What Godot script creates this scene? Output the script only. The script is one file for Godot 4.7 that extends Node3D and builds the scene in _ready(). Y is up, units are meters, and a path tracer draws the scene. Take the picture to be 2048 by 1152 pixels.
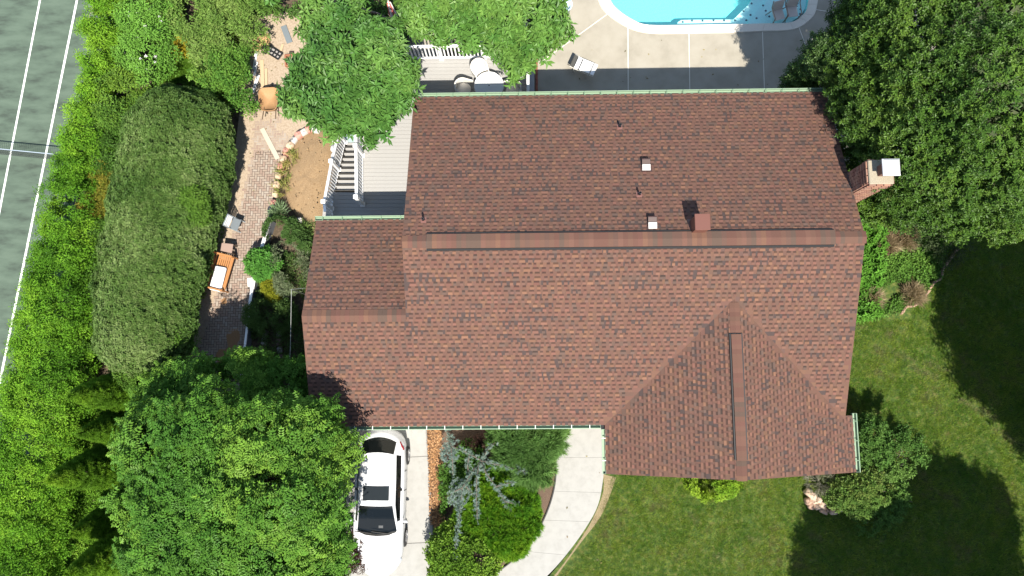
extends Node3D
# A brown-shingled house seen from a drone: back yard with deck and pool above, front walk and drive below.
# x runs along the picture's width, z down it, y up; metres. The eye hangs 27.3 m above the yard.

const EYE_HEIGHT := 27.3
const FOCAL := 1410.0
const PITCH := 0.1172
const ROLL := -0.0149
const HOUSE_TURN := 0.0094

var rng := RandomNumberGenerator.new()
var used := {}
var mats := {}
var noise := FastNoiseLite.new()

# ---------------------------------------------------------------- helpers: naming
func numbered(called: String, parent: Node) -> String:
	var key := str(parent.get_instance_id()) + "/" + called
	if not used.has(key):
		used[key] = 0
		return called
	used[key] += 1
	return "%s_%03d" % [called, used[key]]

func put(node: Node3D, called: String, parent: Node) -> Node3D:
	node.name = numbered(called, parent)
	parent.add_child(node, true)
	return node

func tag(o: Node3D, label: String, category: String, group := "") -> Node3D:
	o.set_meta("label", label)
	o.set_meta("category", category)
	if group != "":
		o.set_meta("group", group)
	return o

func kind(o: Node3D, k: String) -> Node3D:
	o.set_meta("kind", k)
	return o

func thing(called: String, label: String, category: String, at := Vector3.ZERO, turn := 0.0, group := "") -> Node3D:
	var o := Node3D.new()
	put(o, called, self)
	o.position = at
	o.rotation.y = turn
	tag(o, label, category, group)
	return o

func part(called: String, mesh: Mesh, material: Material, parent: Node, xf := Transform3D()) -> MeshInstance3D:
	var o := MeshInstance3D.new()
	o.mesh = mesh
	o.material_override = material
	put(o, called, parent)
	o.transform = xf
	return o

func struct(called: String, mesh: Mesh, material: Material, parent: Node = self) -> MeshInstance3D:
	var o := part(called, mesh, material, parent)
	if parent == self:
		o.set_meta("kind", "structure")
	return o

# ---------------------------------------------------------------- helpers: where things stand
var cam_fwd: Vector3
var cam_right: Vector3
var cam_up: Vector3

func lens_axes() -> void:
	var f0 := Vector3(0, -cos(PITCH), -sin(PITCH))
	cam_up = Vector3(0, sin(PITCH), -cos(PITCH))
	cam_fwd = f0 * cos(ROLL) + Vector3.RIGHT * sin(ROLL)
	cam_right = Vector3.RIGHT * cos(ROLL) - f0 * sin(ROLL)

# the place at height h that the survey photograph shows at (px, py)
func P(px: float, py: float, h := 0.0) -> Vector3:
	var d := cam_fwd + cam_right * ((px - 1024.0) / FOCAL) + cam_up * ((576.0 - py) / FOCAL)
	return Vector3(0, EYE_HEIGHT, 0) + d * ((h - EYE_HEIGHT) / d.y)

func P2(px: float, py: float, h := 0.0) -> Vector2:
	var v := P(px, py, h)
	return Vector2(v.x, v.z)

func poly(px: Array, h := 0.0) -> PackedVector2Array:
	var out := PackedVector2Array()
	for k in range(0, px.size(), 2):
		out.append(P2(px[k], px[k + 1], h))
	return out

# a smooth curve through points
func smooth(pts: PackedVector2Array, steps := 5, closed := false) -> PackedVector2Array:
	var out := PackedVector2Array()
	var n := pts.size()
	var last := n if closed else n - 1
	for i in last:
		var a: Vector2 = pts[(i - 1 + n) % n] if closed else pts[maxi(i - 1, 0)]
		var b: Vector2 = pts[i]
		var c: Vector2 = pts[(i + 1) % n]
		var d: Vector2 = pts[(i + 2) % n] if closed else pts[mini(i + 2, n - 1)]
		for s in steps:
			out.append(b.cubic_interpolate(c, a, d, float(s) / steps))
	if not closed:
		out.append(pts[n - 1])
	return out

# ---------------------------------------------------------------- helpers: geometry
class Geo:
	var st := SurfaceTool.new()
	var color := Color.WHITE
	var group := -1
	func _init(smooth_shading := false) -> void:
		st.begin(Mesh.PRIMITIVE_TRIANGLES)
		group = 0 if smooth_shading else -1
	func vert(p: Vector3, uv := Vector2.ZERO) -> void:
		st.set_smooth_group(group)
		st.set_color(color)
		st.set_uv(uv)
		st.add_vertex(p)
	# corners run counter-clockwise as seen from outside
	func tri(a: Vector3, b: Vector3, c: Vector3) -> void:
		vert(a); vert(c); vert(b)
	func quad(a: Vector3, b: Vector3, c: Vector3, d: Vector3) -> void:
		tri(a, b, c); tri(a, c, d)
	func quad_toward(a: Vector3, b: Vector3, c: Vector3, d: Vector3, out: Vector3) -> void:
		if (b - a).cross(d - a).dot(out) + (c - b).cross(d - b).dot(out) >= 0.0:
			quad(a, b, c, d)
		else:
			quad(d, c, b, a)
	# a box with chamfered edges
	func box(size: Vector3, xf := Transform3D(), bevel := 0.0) -> void:
		var h := size * 0.5
		if bevel <= 0.0:
			for ax in 3:
				for s in [-1.0, 1.0]:
					var u := Vector3.ZERO
					var v := Vector3.ZERO
					var n := Vector3.ZERO
					n[ax] = s
					u[(ax + 1) % 3] = h[(ax + 1) % 3]
					v[(ax + 2) % 3] = h[(ax + 2) % 3]
					var m: Vector3 = n * h[ax]
					quad_toward(xf * (m - u - v), xf * (m + u - v), xf * (m + u + v), xf * (m - u + v), xf.basis * n)
			return
		var b := minf(bevel, minf(h.x, minf(h.y, h.z)) * 0.9)
		var i := h - Vector3(b, b, b)
		for ax in 3:
			var a1 := (ax + 1) % 3
			var a2 := (ax + 2) % 3
			for s in [-1.0, 1.0]:
				var q := []
				for k in [[-1.0, -1.0], [1.0, -1.0], [1.0, 1.0], [-1.0, 1.0]]:
					var p := Vector3.ZERO
					p[ax] = s * h[ax]
					p[a1] = k[0] * i[a1]
					p[a2] = k[1] * i[a2]
					q.append(xf * p)
				var n := Vector3.ZERO
				n[ax] = s
				quad_toward(q[0], q[1], q[2], q[3], xf.basis * n)
			for s in [-1.0, 1.0]:
				for t in [-1.0, 1.0]:
					var e := []
					for k in [[0, -1.0], [0, 1.0], [1, 1.0], [1, -1.0]]:
						var p := Vector3.ZERO
						p[ax] = k[1] * i[ax]
						p[a1] = s * (h[a1] if k[0] == 0 else i[a1])
						p[a2] = t * (i[a2] if k[0] == 0 else h[a2])
						e.append(xf * p)
					var n := Vector3.ZERO
					n[a1] = s
					n[a2] = t
					quad_toward(e[0], e[1], e[2], e[3], xf.basis * n)
		for sx in [-1.0, 1.0]:
			for sy in [-1.0, 1.0]:
				for sz in [-1.0, 1.0]:
					var p1 := xf * Vector3(sx * h.x, sy * i.y, sz * i.z)
					var p2 := xf * Vector3(sx * i.x, sy * h.y, sz * i.z)
					var p3 := xf * Vector3(sx * i.x, sy * i.y, sz * h.z)
					if (p2 - p1).cross(p3 - p1).dot(xf.basis * Vector3(sx, sy, sz)) > 0.0:
						tri(p1, p2, p3)
					else:
						tri(p1, p3, p2)
	# a flat bar from a to b: width w across, height t
	func bar(a: Vector3, b: Vector3, w: float, t: float, bevel := 0.0, up := Vector3.UP) -> void:
		var d := b - a
		if d.length() < 0.0005:
			return
		var z := d.normalized()
		var u := up
		if absf(z.dot(u)) > 0.98:
			u = Vector3.RIGHT
		var x := u.cross(z).normalized()
		var y := z.cross(x)
		box(Vector3(w, t, d.length()), Transform3D(Basis(x, y, z), (a + b) * 0.5), bevel)
	func tube(pts: Array, radii: Array, sides := 6, capped := true) -> void:
		var rings := []
		for k in pts.size():
			var p: Vector3 = pts[k]
			var d: Vector3 = (pts[mini(k + 1, pts.size() - 1)] - pts[maxi(k - 1, 0)]).normalized()
			var u := Vector3.RIGHT if absf(d.y) > 0.9 else Vector3.UP
			var x := u.cross(d).normalized()
			var y := d.cross(x)
			var ring := []
			for s in sides:
				var a := TAU * s / sides
				ring.append(p + (x * cos(a) + y * sin(a)) * float(radii[mini(k, radii.size() - 1)]))
			rings.append(ring)
		for k in pts.size() - 1:
			for s in sides:
				var s2 := (s + 1) % sides
				var c: Vector3 = (pts[k] + pts[k + 1]) * 0.5
				quad_toward(rings[k][s], rings[k][s2], rings[k + 1][s2], rings[k + 1][s], rings[k][s] + rings[k + 1][s2] - c * 2.0)
		if capped:
			for s in range(1, sides - 1):
				var d0: Vector3 = pts[0] - pts[1]
				var e: int = pts.size() - 1
				var d1: Vector3 = pts[e] - pts[e - 1]
				quad_toward(rings[0][0], rings[0][s], rings[0][s + 1], rings[0][s + 1], d0)
				quad_toward(rings[e][0], rings[e][s], rings[e][s + 1], rings[e][s + 1], d1)
	func lathe(profile: Array, sides := 16, xf := Transform3D()) -> void:
		for k in profile.size() - 1:
			var p: Vector2 = profile[k]
			var q: Vector2 = profile[k + 1]
			var flip := Vector2(q.y - p.y, p.x - q.x)
			for s in sides:
				var a := TAU * s / sides
				var b := TAU * (s + 1) / sides
				var da := Vector3(cos(a), 0, sin(a))
				var db := Vector3(cos(b), 0, sin(b))
				var out := (da + db) * 0.5 * flip.x + Vector3.UP * flip.y
				quad_toward(xf * (da * p.x + Vector3.UP * p.y), xf * (db * p.x + Vector3.UP * p.y), xf * (db * q.x + Vector3.UP * q.y), xf * (da * q.x + Vector3.UP * q.y), xf.basis * out)
	# a slab with the outline (x, z), its top at y, t thick
	func slab(outline: PackedVector2Array, y: float, t := 0.0, xf := Transform3D()) -> void:
		var idx := Geometry2D.triangulate_polygon(outline)
		for k in range(0, idx.size(), 3):
			var a := outline[idx[k]]
			var b := outline[idx[k + 1]]
			var c := outline[idx[k + 2]]
			quad_toward(xf * Vector3(a.x, y, a.y), xf * Vector3(b.x, y, b.y), xf * Vector3(c.x, y, c.y), xf * Vector3(c.x, y, c.y), xf.basis.y)
		if t > 0.0:
			var cw := Geometry2D.is_polygon_clockwise(outline)
			for k in outline.size():
				var a := outline[k]
				var b := outline[(k + 1) % outline.size()]
				var d := b - a
				var n := Vector3(d.y, 0, -d.x) * (-1.0 if cw else 1.0)
				quad_toward(xf * Vector3(a.x, y, a.y), xf * Vector3(b.x, y, b.y), xf * Vector3(b.x, y - t, b.y), xf * Vector3(a.x, y - t, a.y), xf.basis * n)
	func done() -> ArrayMesh:
		st.generate_normals()
		return st.commit()

# ---------------------------------------------------------------- helpers: materials
func flat_mat(called: String, lin: Color, rough := 0.7, metal := 0.0) -> StandardMaterial3D:
	if mats.has(called):
		return mats[called]
	var m := StandardMaterial3D.new()
	m.resource_name = called
	m.albedo_color = lin.linear_to_srgb()
	m.roughness = rough
	m.metallic = metal
	mats[called] = m
	return m

# vertex and copy colours carry the tone
func tint_mat(called: String, rough := 0.8, back := Color.BLACK, grain := 0.0) -> StandardMaterial3D:
	if mats.has(called):
		return mats[called]
	var m := StandardMaterial3D.new()
	m.resource_name = called
	m.vertex_color_use_as_albedo = true
	m.roughness = rough
	if back != Color.BLACK:
		m.backlight_enabled = true
		m.backlight = back.linear_to_srgb()
	if grain > 0.0:
		m.albedo_texture = noise_tex(31, 0.25, [Color.WHITE.darkened(grain), Color.WHITE], 256, 3)
		m.uv1_triplanar = true
		m.uv1_world_triplanar = true
		m.uv1_scale = Vector3(1.1, 1.1, 1.1)
	mats[called] = m
	return m

func noise_tex(s: int, freq: float, ramp: Array, side := 512, octaves := 5, stops: Array = [], type := FastNoiseLite.TYPE_SIMPLEX_SMOOTH) -> NoiseTexture2D:
	var n := FastNoiseLite.new()
	n.seed = s
	n.frequency = freq
	n.noise_type = type
	n.fractal_octaves = octaves
	n.fractal_gain = 0.6
	var t := NoiseTexture2D.new()
	t.width = side
	t.height = side
	t.seamless = true
	t.noise = n
	if ramp.size():
		var g := Gradient.new()
		var off := PackedFloat32Array()
		var cols := PackedColorArray()
		for k in ramp.size():
			off.append(float(stops[k]) if stops.size() else 0.15 + 0.7 * float(k) / maxf(1.0, ramp.size() - 1))
			var c: Color = ramp[k]
			cols.append(c.linear_to_srgb())
		g.offsets = off
		g.colors = cols
		t.color_ramp = g
	return t

# a ground-like surface: coarse patches of colour, multiplied by a finer grain, with fine relief
func ground_mat(called: String, ramp: Array, tile: Vector3, freq := 0.012, rough := 0.9, relief := 0.4, s := 1, stops: Array = [], grain := 0.35, grain_tile := 0.9) -> StandardMaterial3D:
	var m := StandardMaterial3D.new()
	m.resource_name = called
	m.albedo_texture = noise_tex(s, freq, ramp, 1024, 6, stops)
	m.uv1_triplanar = true
	m.uv1_world_triplanar = true
	m.uv1_scale = Vector3(1.0 / tile.x, 1.0 / tile.y, 1.0 / tile.z)
	m.roughness = rough
	if relief > 0.0:
		m.heightmap_enabled = true
		m.heightmap_texture = noise_tex(s + 7, 0.06, [], 512, 5)
		m.heightmap_scale = relief
	if grain > 0.0:
		m.detail_enabled = true
		m.detail_blend_mode = BaseMaterial3D.BLEND_MODE_MUL
		m.detail_albedo = noise_tex(s + 13, 0.09, [Color(1 - grain, 1 - grain, 1 - grain), Color.WHITE], 512, 4)
		m.detail_uv_layer = BaseMaterial3D.DETAIL_UV_2
		m.uv2_triplanar = true
		m.uv2_world_triplanar = true
		m.uv2_scale = Vector3(1, 1, 1) / grain_tile
	mats[called] = m
	return m

func pick(cols: Array, jitter := 0.08) -> Color:
	var c: Color = cols[rng.randi() % cols.size()]
	var k := 1.0 + rng.randf_range(-jitter, jitter)
	return Color(c.r * k, c.g * k, c.b * k)

func many(called: String, mesh: Mesh, material: Material, where: Array, tints: Array, parent: Node) -> MultiMeshInstance3D:
	var mm := MultiMesh.new()
	mm.transform_format = MultiMesh.TRANSFORM_3D
	mm.use_colors = tints.size() > 0
	mm.mesh = mesh
	mm.instance_count = where.size()
	for k in where.size():
		var t: Transform3D = where[k]
		mm.set_instance_transform(k, t)
		if tints.size():
			var c: Color = tints[k]
			mm.set_instance_color(k, c)
	var o := MultiMeshInstance3D.new()
	o.multimesh = mm
	o.material_override = material
	put(o, called, parent)
	return o

# pieces alike: those nearest the eye (300 at most) as parts of their own, the rest as one
func pieces(called: String, meshes: Array, list: Array, material: Material, parent: Node, most := 300) -> void:
	# list: [Transform3D (local to parent), Color]
	list.sort_custom(func(a, b): return a[2] < b[2])
	var rest_x := []
	var rest_c := []
	for m in meshes:
		rest_x.append([])
		rest_c.append([])
	var tinted := {}
	for k in list.size():
		var it: Array = list[k]
		var which: int = it[3] if it.size() > 3 else k % meshes.size()
		if k < most:
			var o := MeshInstance3D.new()
			var tone: int = it[4] if it.size() > 4 else 0
			var key := str(which) + "/" + str(tone)
			if not tinted.has(key):
				tinted[key] = retint(meshes[which], it[1])
			o.mesh = tinted[key]
			o.material_override = material
			put(o, called, parent)
			o.transform = it[0]
		else:
			rest_x[which].append(it[0])
			rest_c[which].append(it[1])
	for w in meshes.size():
		if rest_x[w].size():
			kind(many(called + "s", meshes[w], material, rest_x[w], rest_c[w], parent), "stuff")

func retint(mesh: Mesh, c: Color) -> ArrayMesh:
	var a := mesh.surface_get_arrays(0)
	var cols: PackedColorArray = a[Mesh.ARRAY_COLOR]
	for k in cols.size():
		cols[k] = Color(cols[k].r * c.r, cols[k].g * c.g, cols[k].b * c.b)
	a[Mesh.ARRAY_COLOR] = cols
	var m := ArrayMesh.new()
	var flags := Mesh.ARRAY_FLAG_USE_DYNAMIC_UPDATE
	m.add_surface_from_arrays(Mesh.PRIMITIVE_TRIANGLES, a, [], {}, flags)
	return m

# ---------------------------------------------------------------- scene
func _ready() -> void:
	rng.seed = 20240611
	noise.seed = 77
	noise.frequency = 0.02
	noise.fractal_octaves = 3
	lens_axes()
	var cam := Camera3D.new()
	cam.name = "camera"
	add_child(cam)
	cam.transform = Transform3D(Basis(cam_right, cam_up, -cam_fwd), Vector3(0, EYE_HEIGHT, 0))
	cam.keep_aspect = Camera3D.KEEP_HEIGHT
	cam.fov = rad_to_deg(2.0 * atan(576.0 / FOCAL))
	cam.near = 0.5
	cam.far = 1200.0
	cam.current = true
	var env := Environment.new()
	env.background_mode = Environment.BG_SKY
	var sm := ProceduralSkyMaterial.new()
	sm.sky_top_color = Color(0.38, 0.45, 0.55)
	sm.sky_horizon_color = Color(0.65, 0.69, 0.74)
	sm.ground_bottom_color = Color(0.12, 0.14, 0.08)
	sm.ground_horizon_color = Color(0.45, 0.5, 0.5)
	sm.sky_curve = 0.14
	sm.sky_energy_multiplier = 1.15
	var sky := Sky.new()
	sky.sky_material = sm
	env.sky = sky
	env.background_energy_multiplier = 1.0
	env.tonemap_mode = Environment.TONE_MAPPER_LINEAR
	env.tonemap_exposure = 2.1
	env.sdfgi_enabled = true
	env.ssao_enabled = true
	env.ssil_enabled = true
	var we := WorldEnvironment.new()
	we.name = "world_environment"
	we.environment = env
	add_child(we)
	var sun := DirectionalLight3D.new()
	sun.name = "sun"
	add_child(sun)
	sun.light_energy = 1.55
	sun.light_color = Color(1.0, 0.97, 0.92)
	sun.light_angular_distance = 0.5
	sun.shadow_enabled = true
	sun.look_at_from_position(Vector3(0.13, 1.0, 0.62) * 50.0, Vector3.ZERO, Vector3.FORWARD)

	build_ground()
	build_house()
	build_pool()
	build_deck()
	build_car()
	build_stones()
	build_furniture()
	build_plants()

# ---------------------------------------------------------------- the house
const XL := -3.648   # main gable, left
const XR := 10.436   # main gable, right
const ZB := -9.38    # back eave
const ZR := -3.96    # ridge
const ZF := 1.764    # front eave
const HR := 6.088    # ridge height
const SLOPE := 0.3806
const WL := -6.931   # left wing, its gable
const WZR := -1.769
const WZB := -5.11
const FL := 2.669    # front wing, left eave
const FM := 6.603
const FR := 10.733
const FZ := 3.329
const EXPOSURE := 0.143

const TONES := [Color(0.1362, 0.0674, 0.0475), Color(0.1216, 0.0589, 0.0421), Color(0.1497, 0.0736, 0.0490), Color(0.0892, 0.0606, 0.0475), Color(0.1679, 0.0867, 0.0506), Color(0.1109, 0.0606, 0.0461), Color(0.1418, 0.0639, 0.0461), Color(0.1288, 0.0674, 0.0467)]

func tab_mesh() -> ArrayMesh:
	# one laminated tab: 1 wide (scaled), its lower edge at z = 0, running up the slope to z = -EXPOSURE
	var g := Geo.new()
	var e := EXPOSURE
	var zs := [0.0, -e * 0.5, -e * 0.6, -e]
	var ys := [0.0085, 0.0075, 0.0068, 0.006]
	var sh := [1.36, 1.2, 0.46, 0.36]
	for k in 3:
		var w0 := 0.5 - 0.03 * k
		var w1 := 0.5 - 0.03 * (k + 1)
		for c in 2:
			var a := Vector3(-w0, ys[k], zs[k])
			var b := Vector3(w0, ys[k], zs[k])
			var cc := Vector3(w1, ys[k + 1], zs[k + 1])
			var d := Vector3(-w1, ys[k + 1], zs[k + 1])
			if c == 0:
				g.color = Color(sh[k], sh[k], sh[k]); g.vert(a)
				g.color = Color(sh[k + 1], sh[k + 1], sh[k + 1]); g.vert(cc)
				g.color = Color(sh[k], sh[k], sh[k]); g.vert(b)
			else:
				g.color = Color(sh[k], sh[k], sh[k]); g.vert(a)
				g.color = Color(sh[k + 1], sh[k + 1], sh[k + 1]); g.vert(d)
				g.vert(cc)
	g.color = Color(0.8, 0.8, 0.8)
	g.quad(Vector3(-0.5, -0.004, 0), Vector3(0.5, -0.004, 0), Vector3(0.5, ys[0], 0), Vector3(-0.5, ys[0], 0))
	for s in [-1.0, 1.0]:
		g.quad_toward(Vector3(s * 0.5, -0.004, 0), Vector3(s * 0.41, -0.004, -e), Vector3(s * 0.41, ys[3], -e), Vector3(s * 0.5, ys[0], 0), Vector3(s, 0, 0))
	return g.done()

func roof_plane(o: Vector3, u: Vector3, v: Vector3, outline: PackedVector2Array, courses: Geo, tabs: Array, turn: Transform3D) -> void:
	var n := u.cross(v).normalized()
	var lo := Vector2(INF, INF)
	var hi := Vector2(-INF, -INF)
	for p in outline:
		lo = lo.min(p)
		hi = hi.max(p)
	var k := 0
	var eye := Vector3(0, EYE_HEIGHT, 0)
	while lo.y + k * EXPOSURE < hi.y - 0.02:
		var v0 := lo.y + k * EXPOSURE
		var v1 := minf(v0 + EXPOSURE + 0.012, hi.y)
		var a := lo.x - rng.randf() * 0.3
		while a < hi.x:
			var b := a + rng.randf_range(0.14, 0.5)
			var cell := PackedVector2Array([Vector2(a, v0), Vector2(b, v0), Vector2(b, v1), Vector2(a, v1)])
			for got in Geometry2D.intersect_polygons(cell, outline):
				courses.color = pick(TONES, 0.06).lerp(Color(0.119, 0.063, 0.046), 0.55)
				if rng.randf() < 0.14:
					courses.color = Color(0.062, 0.043, 0.038)
				var idx := Geometry2D.triangulate_polygon(got)
				for t in range(0, idx.size(), 3):
					var q := []
					for j in 3:
						var p2: Vector2 = got[idx[t + j]]
						q.append(o + u * p2.x + v * p2.y + n * lerpf(0.011, 0.003, (p2.y - v0) / EXPOSURE))
					courses.quad_toward(q[0], q[1], q[2], q[2], n)
				for j in got.size():
					var p2: Vector2 = got[j]
					var p3: Vector2 = got[(j + 1) % got.size()]
					if absf(p2.y - v0) < 0.001 and absf(p3.y - v0) < 0.001:
						courses.color = courses.color.darkened(0.2)
						courses.quad_toward(o + u * p2.x + v * v0 - n * 0.004, o + u * p3.x + v * v0 - n * 0.004, o + u * p3.x + v * v0 + n * 0.011, o + u * p2.x + v * v0 + n * 0.011, -v)
			a = b
		a = lo.x + rng.randf() * 0.2
		while a < hi.x:
			var w := rng.randf_range(0.095, 0.155)
			if rng.randf() < 0.12:
				w += 0.07
			var ok := true
			for q in [Vector2(a, v0 + 0.01), Vector2(a + w, v0 + 0.01), Vector2(a, v0 + EXPOSURE * 0.9), Vector2(a + w, v0 + EXPOSURE * 0.9)]:
				if not Geometry2D.is_point_in_polygon(q, outline):
					ok = false
			if ok:
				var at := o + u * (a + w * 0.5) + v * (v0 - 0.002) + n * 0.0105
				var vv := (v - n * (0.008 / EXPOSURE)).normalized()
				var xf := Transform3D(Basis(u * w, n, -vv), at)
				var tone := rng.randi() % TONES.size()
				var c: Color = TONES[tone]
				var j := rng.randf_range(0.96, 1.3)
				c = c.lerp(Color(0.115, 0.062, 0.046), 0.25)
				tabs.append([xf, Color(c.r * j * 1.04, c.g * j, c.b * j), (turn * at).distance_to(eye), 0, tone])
			a += w + rng.randf_range(0.04, 0.125)
		k += 1

func gutter(parent: Node, a: Vector3, b: Vector3, out: Vector3, strap_mat: Material, w := 0.125) -> void:
	var copper := flat_mat("verdigris_metal", Color(0.205, 0.29, 0.195), 0.55)
	var d := (b - a)
	var g := Geo.new()
	g.bar(a + out * 0.006, b + out * 0.006, 0.010, 0.115)
	g.bar(a + out * w + Vector3.UP * 0.005, b + out * w + Vector3.UP * 0.005, 0.014, 0.105)
	g.bar(a + out * (w + 0.005) + Vector3.UP * 0.062, b + out * (w + 0.005) + Vector3.UP * 0.062, 0.026, 0.014)
	g.bar(a + out * (w * 0.5) - Vector3.UP * 0.055, b + out * (w * 0.5) - Vector3.UP * 0.055, w - 0.013, 0.012)
	for e in [a, b]:
		g.box(Vector3(0.008 if absf(out.z) > 0.5 else w - 0.016, 0.1, w - 0.016 if absf(out.z) > 0.5 else 0.008), Transform3D(Basis(), e + out * w * 0.5 + d.normalized() * (0.006 if e == a else -0.006)))
	var o := part("gutter", g.done(), copper, parent)
	var s := Geo.new()
	s.bar(Vector3.ZERO - out * 0.01, out * (w + 0.012), 0.026, 0.008)
	var sm := s.done()
	var n := int(d.length() / 0.56)
	for k in n:
		part("gutter_strap", sm, strap_mat, o, Transform3D(Basis(), a.lerp(b, (k + 0.4) / n) + Vector3.UP * 0.074))

func cap_mesh(half: float, long: float, drop: float) -> ArrayMesh:
	# a ridge cap shingle bent over the ridge that runs along x
	var g := Geo.new()
	for s in [-1.0, 1.0]:
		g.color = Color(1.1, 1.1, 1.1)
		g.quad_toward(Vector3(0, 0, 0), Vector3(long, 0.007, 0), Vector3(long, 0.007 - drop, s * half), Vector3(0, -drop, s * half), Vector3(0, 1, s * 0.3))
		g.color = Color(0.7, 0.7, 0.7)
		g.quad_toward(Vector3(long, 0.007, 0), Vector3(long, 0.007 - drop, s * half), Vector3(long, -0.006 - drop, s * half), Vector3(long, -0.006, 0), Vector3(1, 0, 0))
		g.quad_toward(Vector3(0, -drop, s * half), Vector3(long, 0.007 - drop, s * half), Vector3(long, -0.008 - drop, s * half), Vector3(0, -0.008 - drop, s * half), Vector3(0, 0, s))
	return g.done()

func ridge_caps(parent: Node, a: Vector3, b: Vector3, half: float, lift: float, grain: Material) -> void:
	var d := (b - a).normalized()
	var side := d.cross(Vector3.UP).normalized()
	var meshes := []
	var base := cap_mesh(half, 0.17, half * SLOPE * (0.97 if lift < 0.03 else 0.5))
	for t in TONES.size():
		meshes.append(retint(base, Color(TONES[t]).lerp(Color(0.112, 0.058, 0.045), 0.3)))
	var n := int(ceil(a.distance_to(b) / 0.15))
	var step := a.distance_to(b) / n
	for k in n:
		var tone: int = [0, 1, 3, 6, 7, 4, 2, 5][rng.randi() % 8]
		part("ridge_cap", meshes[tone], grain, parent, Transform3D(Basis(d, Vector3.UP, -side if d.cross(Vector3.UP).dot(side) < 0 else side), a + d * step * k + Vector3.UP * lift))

func ridge_vent(parent: Node, a: Vector3, b: Vector3, half: float) -> void:
	# a low plastic vent under the caps: dark louvred sides stand proud of the shingles
	var g := Geo.new()
	var d := (b - a).normalized()
	var side := d.cross(Vector3.UP).normalized()
	for s in [-1.0, 1.0]:
		var e0: Vector3 = side * s * half - Vector3.UP * half * SLOPE
		g.bar(a + e0 + Vector3.UP * 0.03, b + e0 + Vector3.UP * 0.03, 0.045, 0.06)
		g.bar(a + e0 * 1.11 + Vector3.UP * 0.014, b + e0 * 1.11 + Vector3.UP * 0.014, 0.012, 0.018)
	for e in [a, b]:
		for s in [-1.0, 1.0]:
			g.bar(e + Vector3.UP * 0.03, e + side * s * half + Vector3.UP * (0.03 - half * SLOPE), 0.02, 0.04)
	part("ridge_vent", g.done(), flat_mat("black_plastic", Color(0.012, 0.012, 0.013), 0.6), parent)

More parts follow.
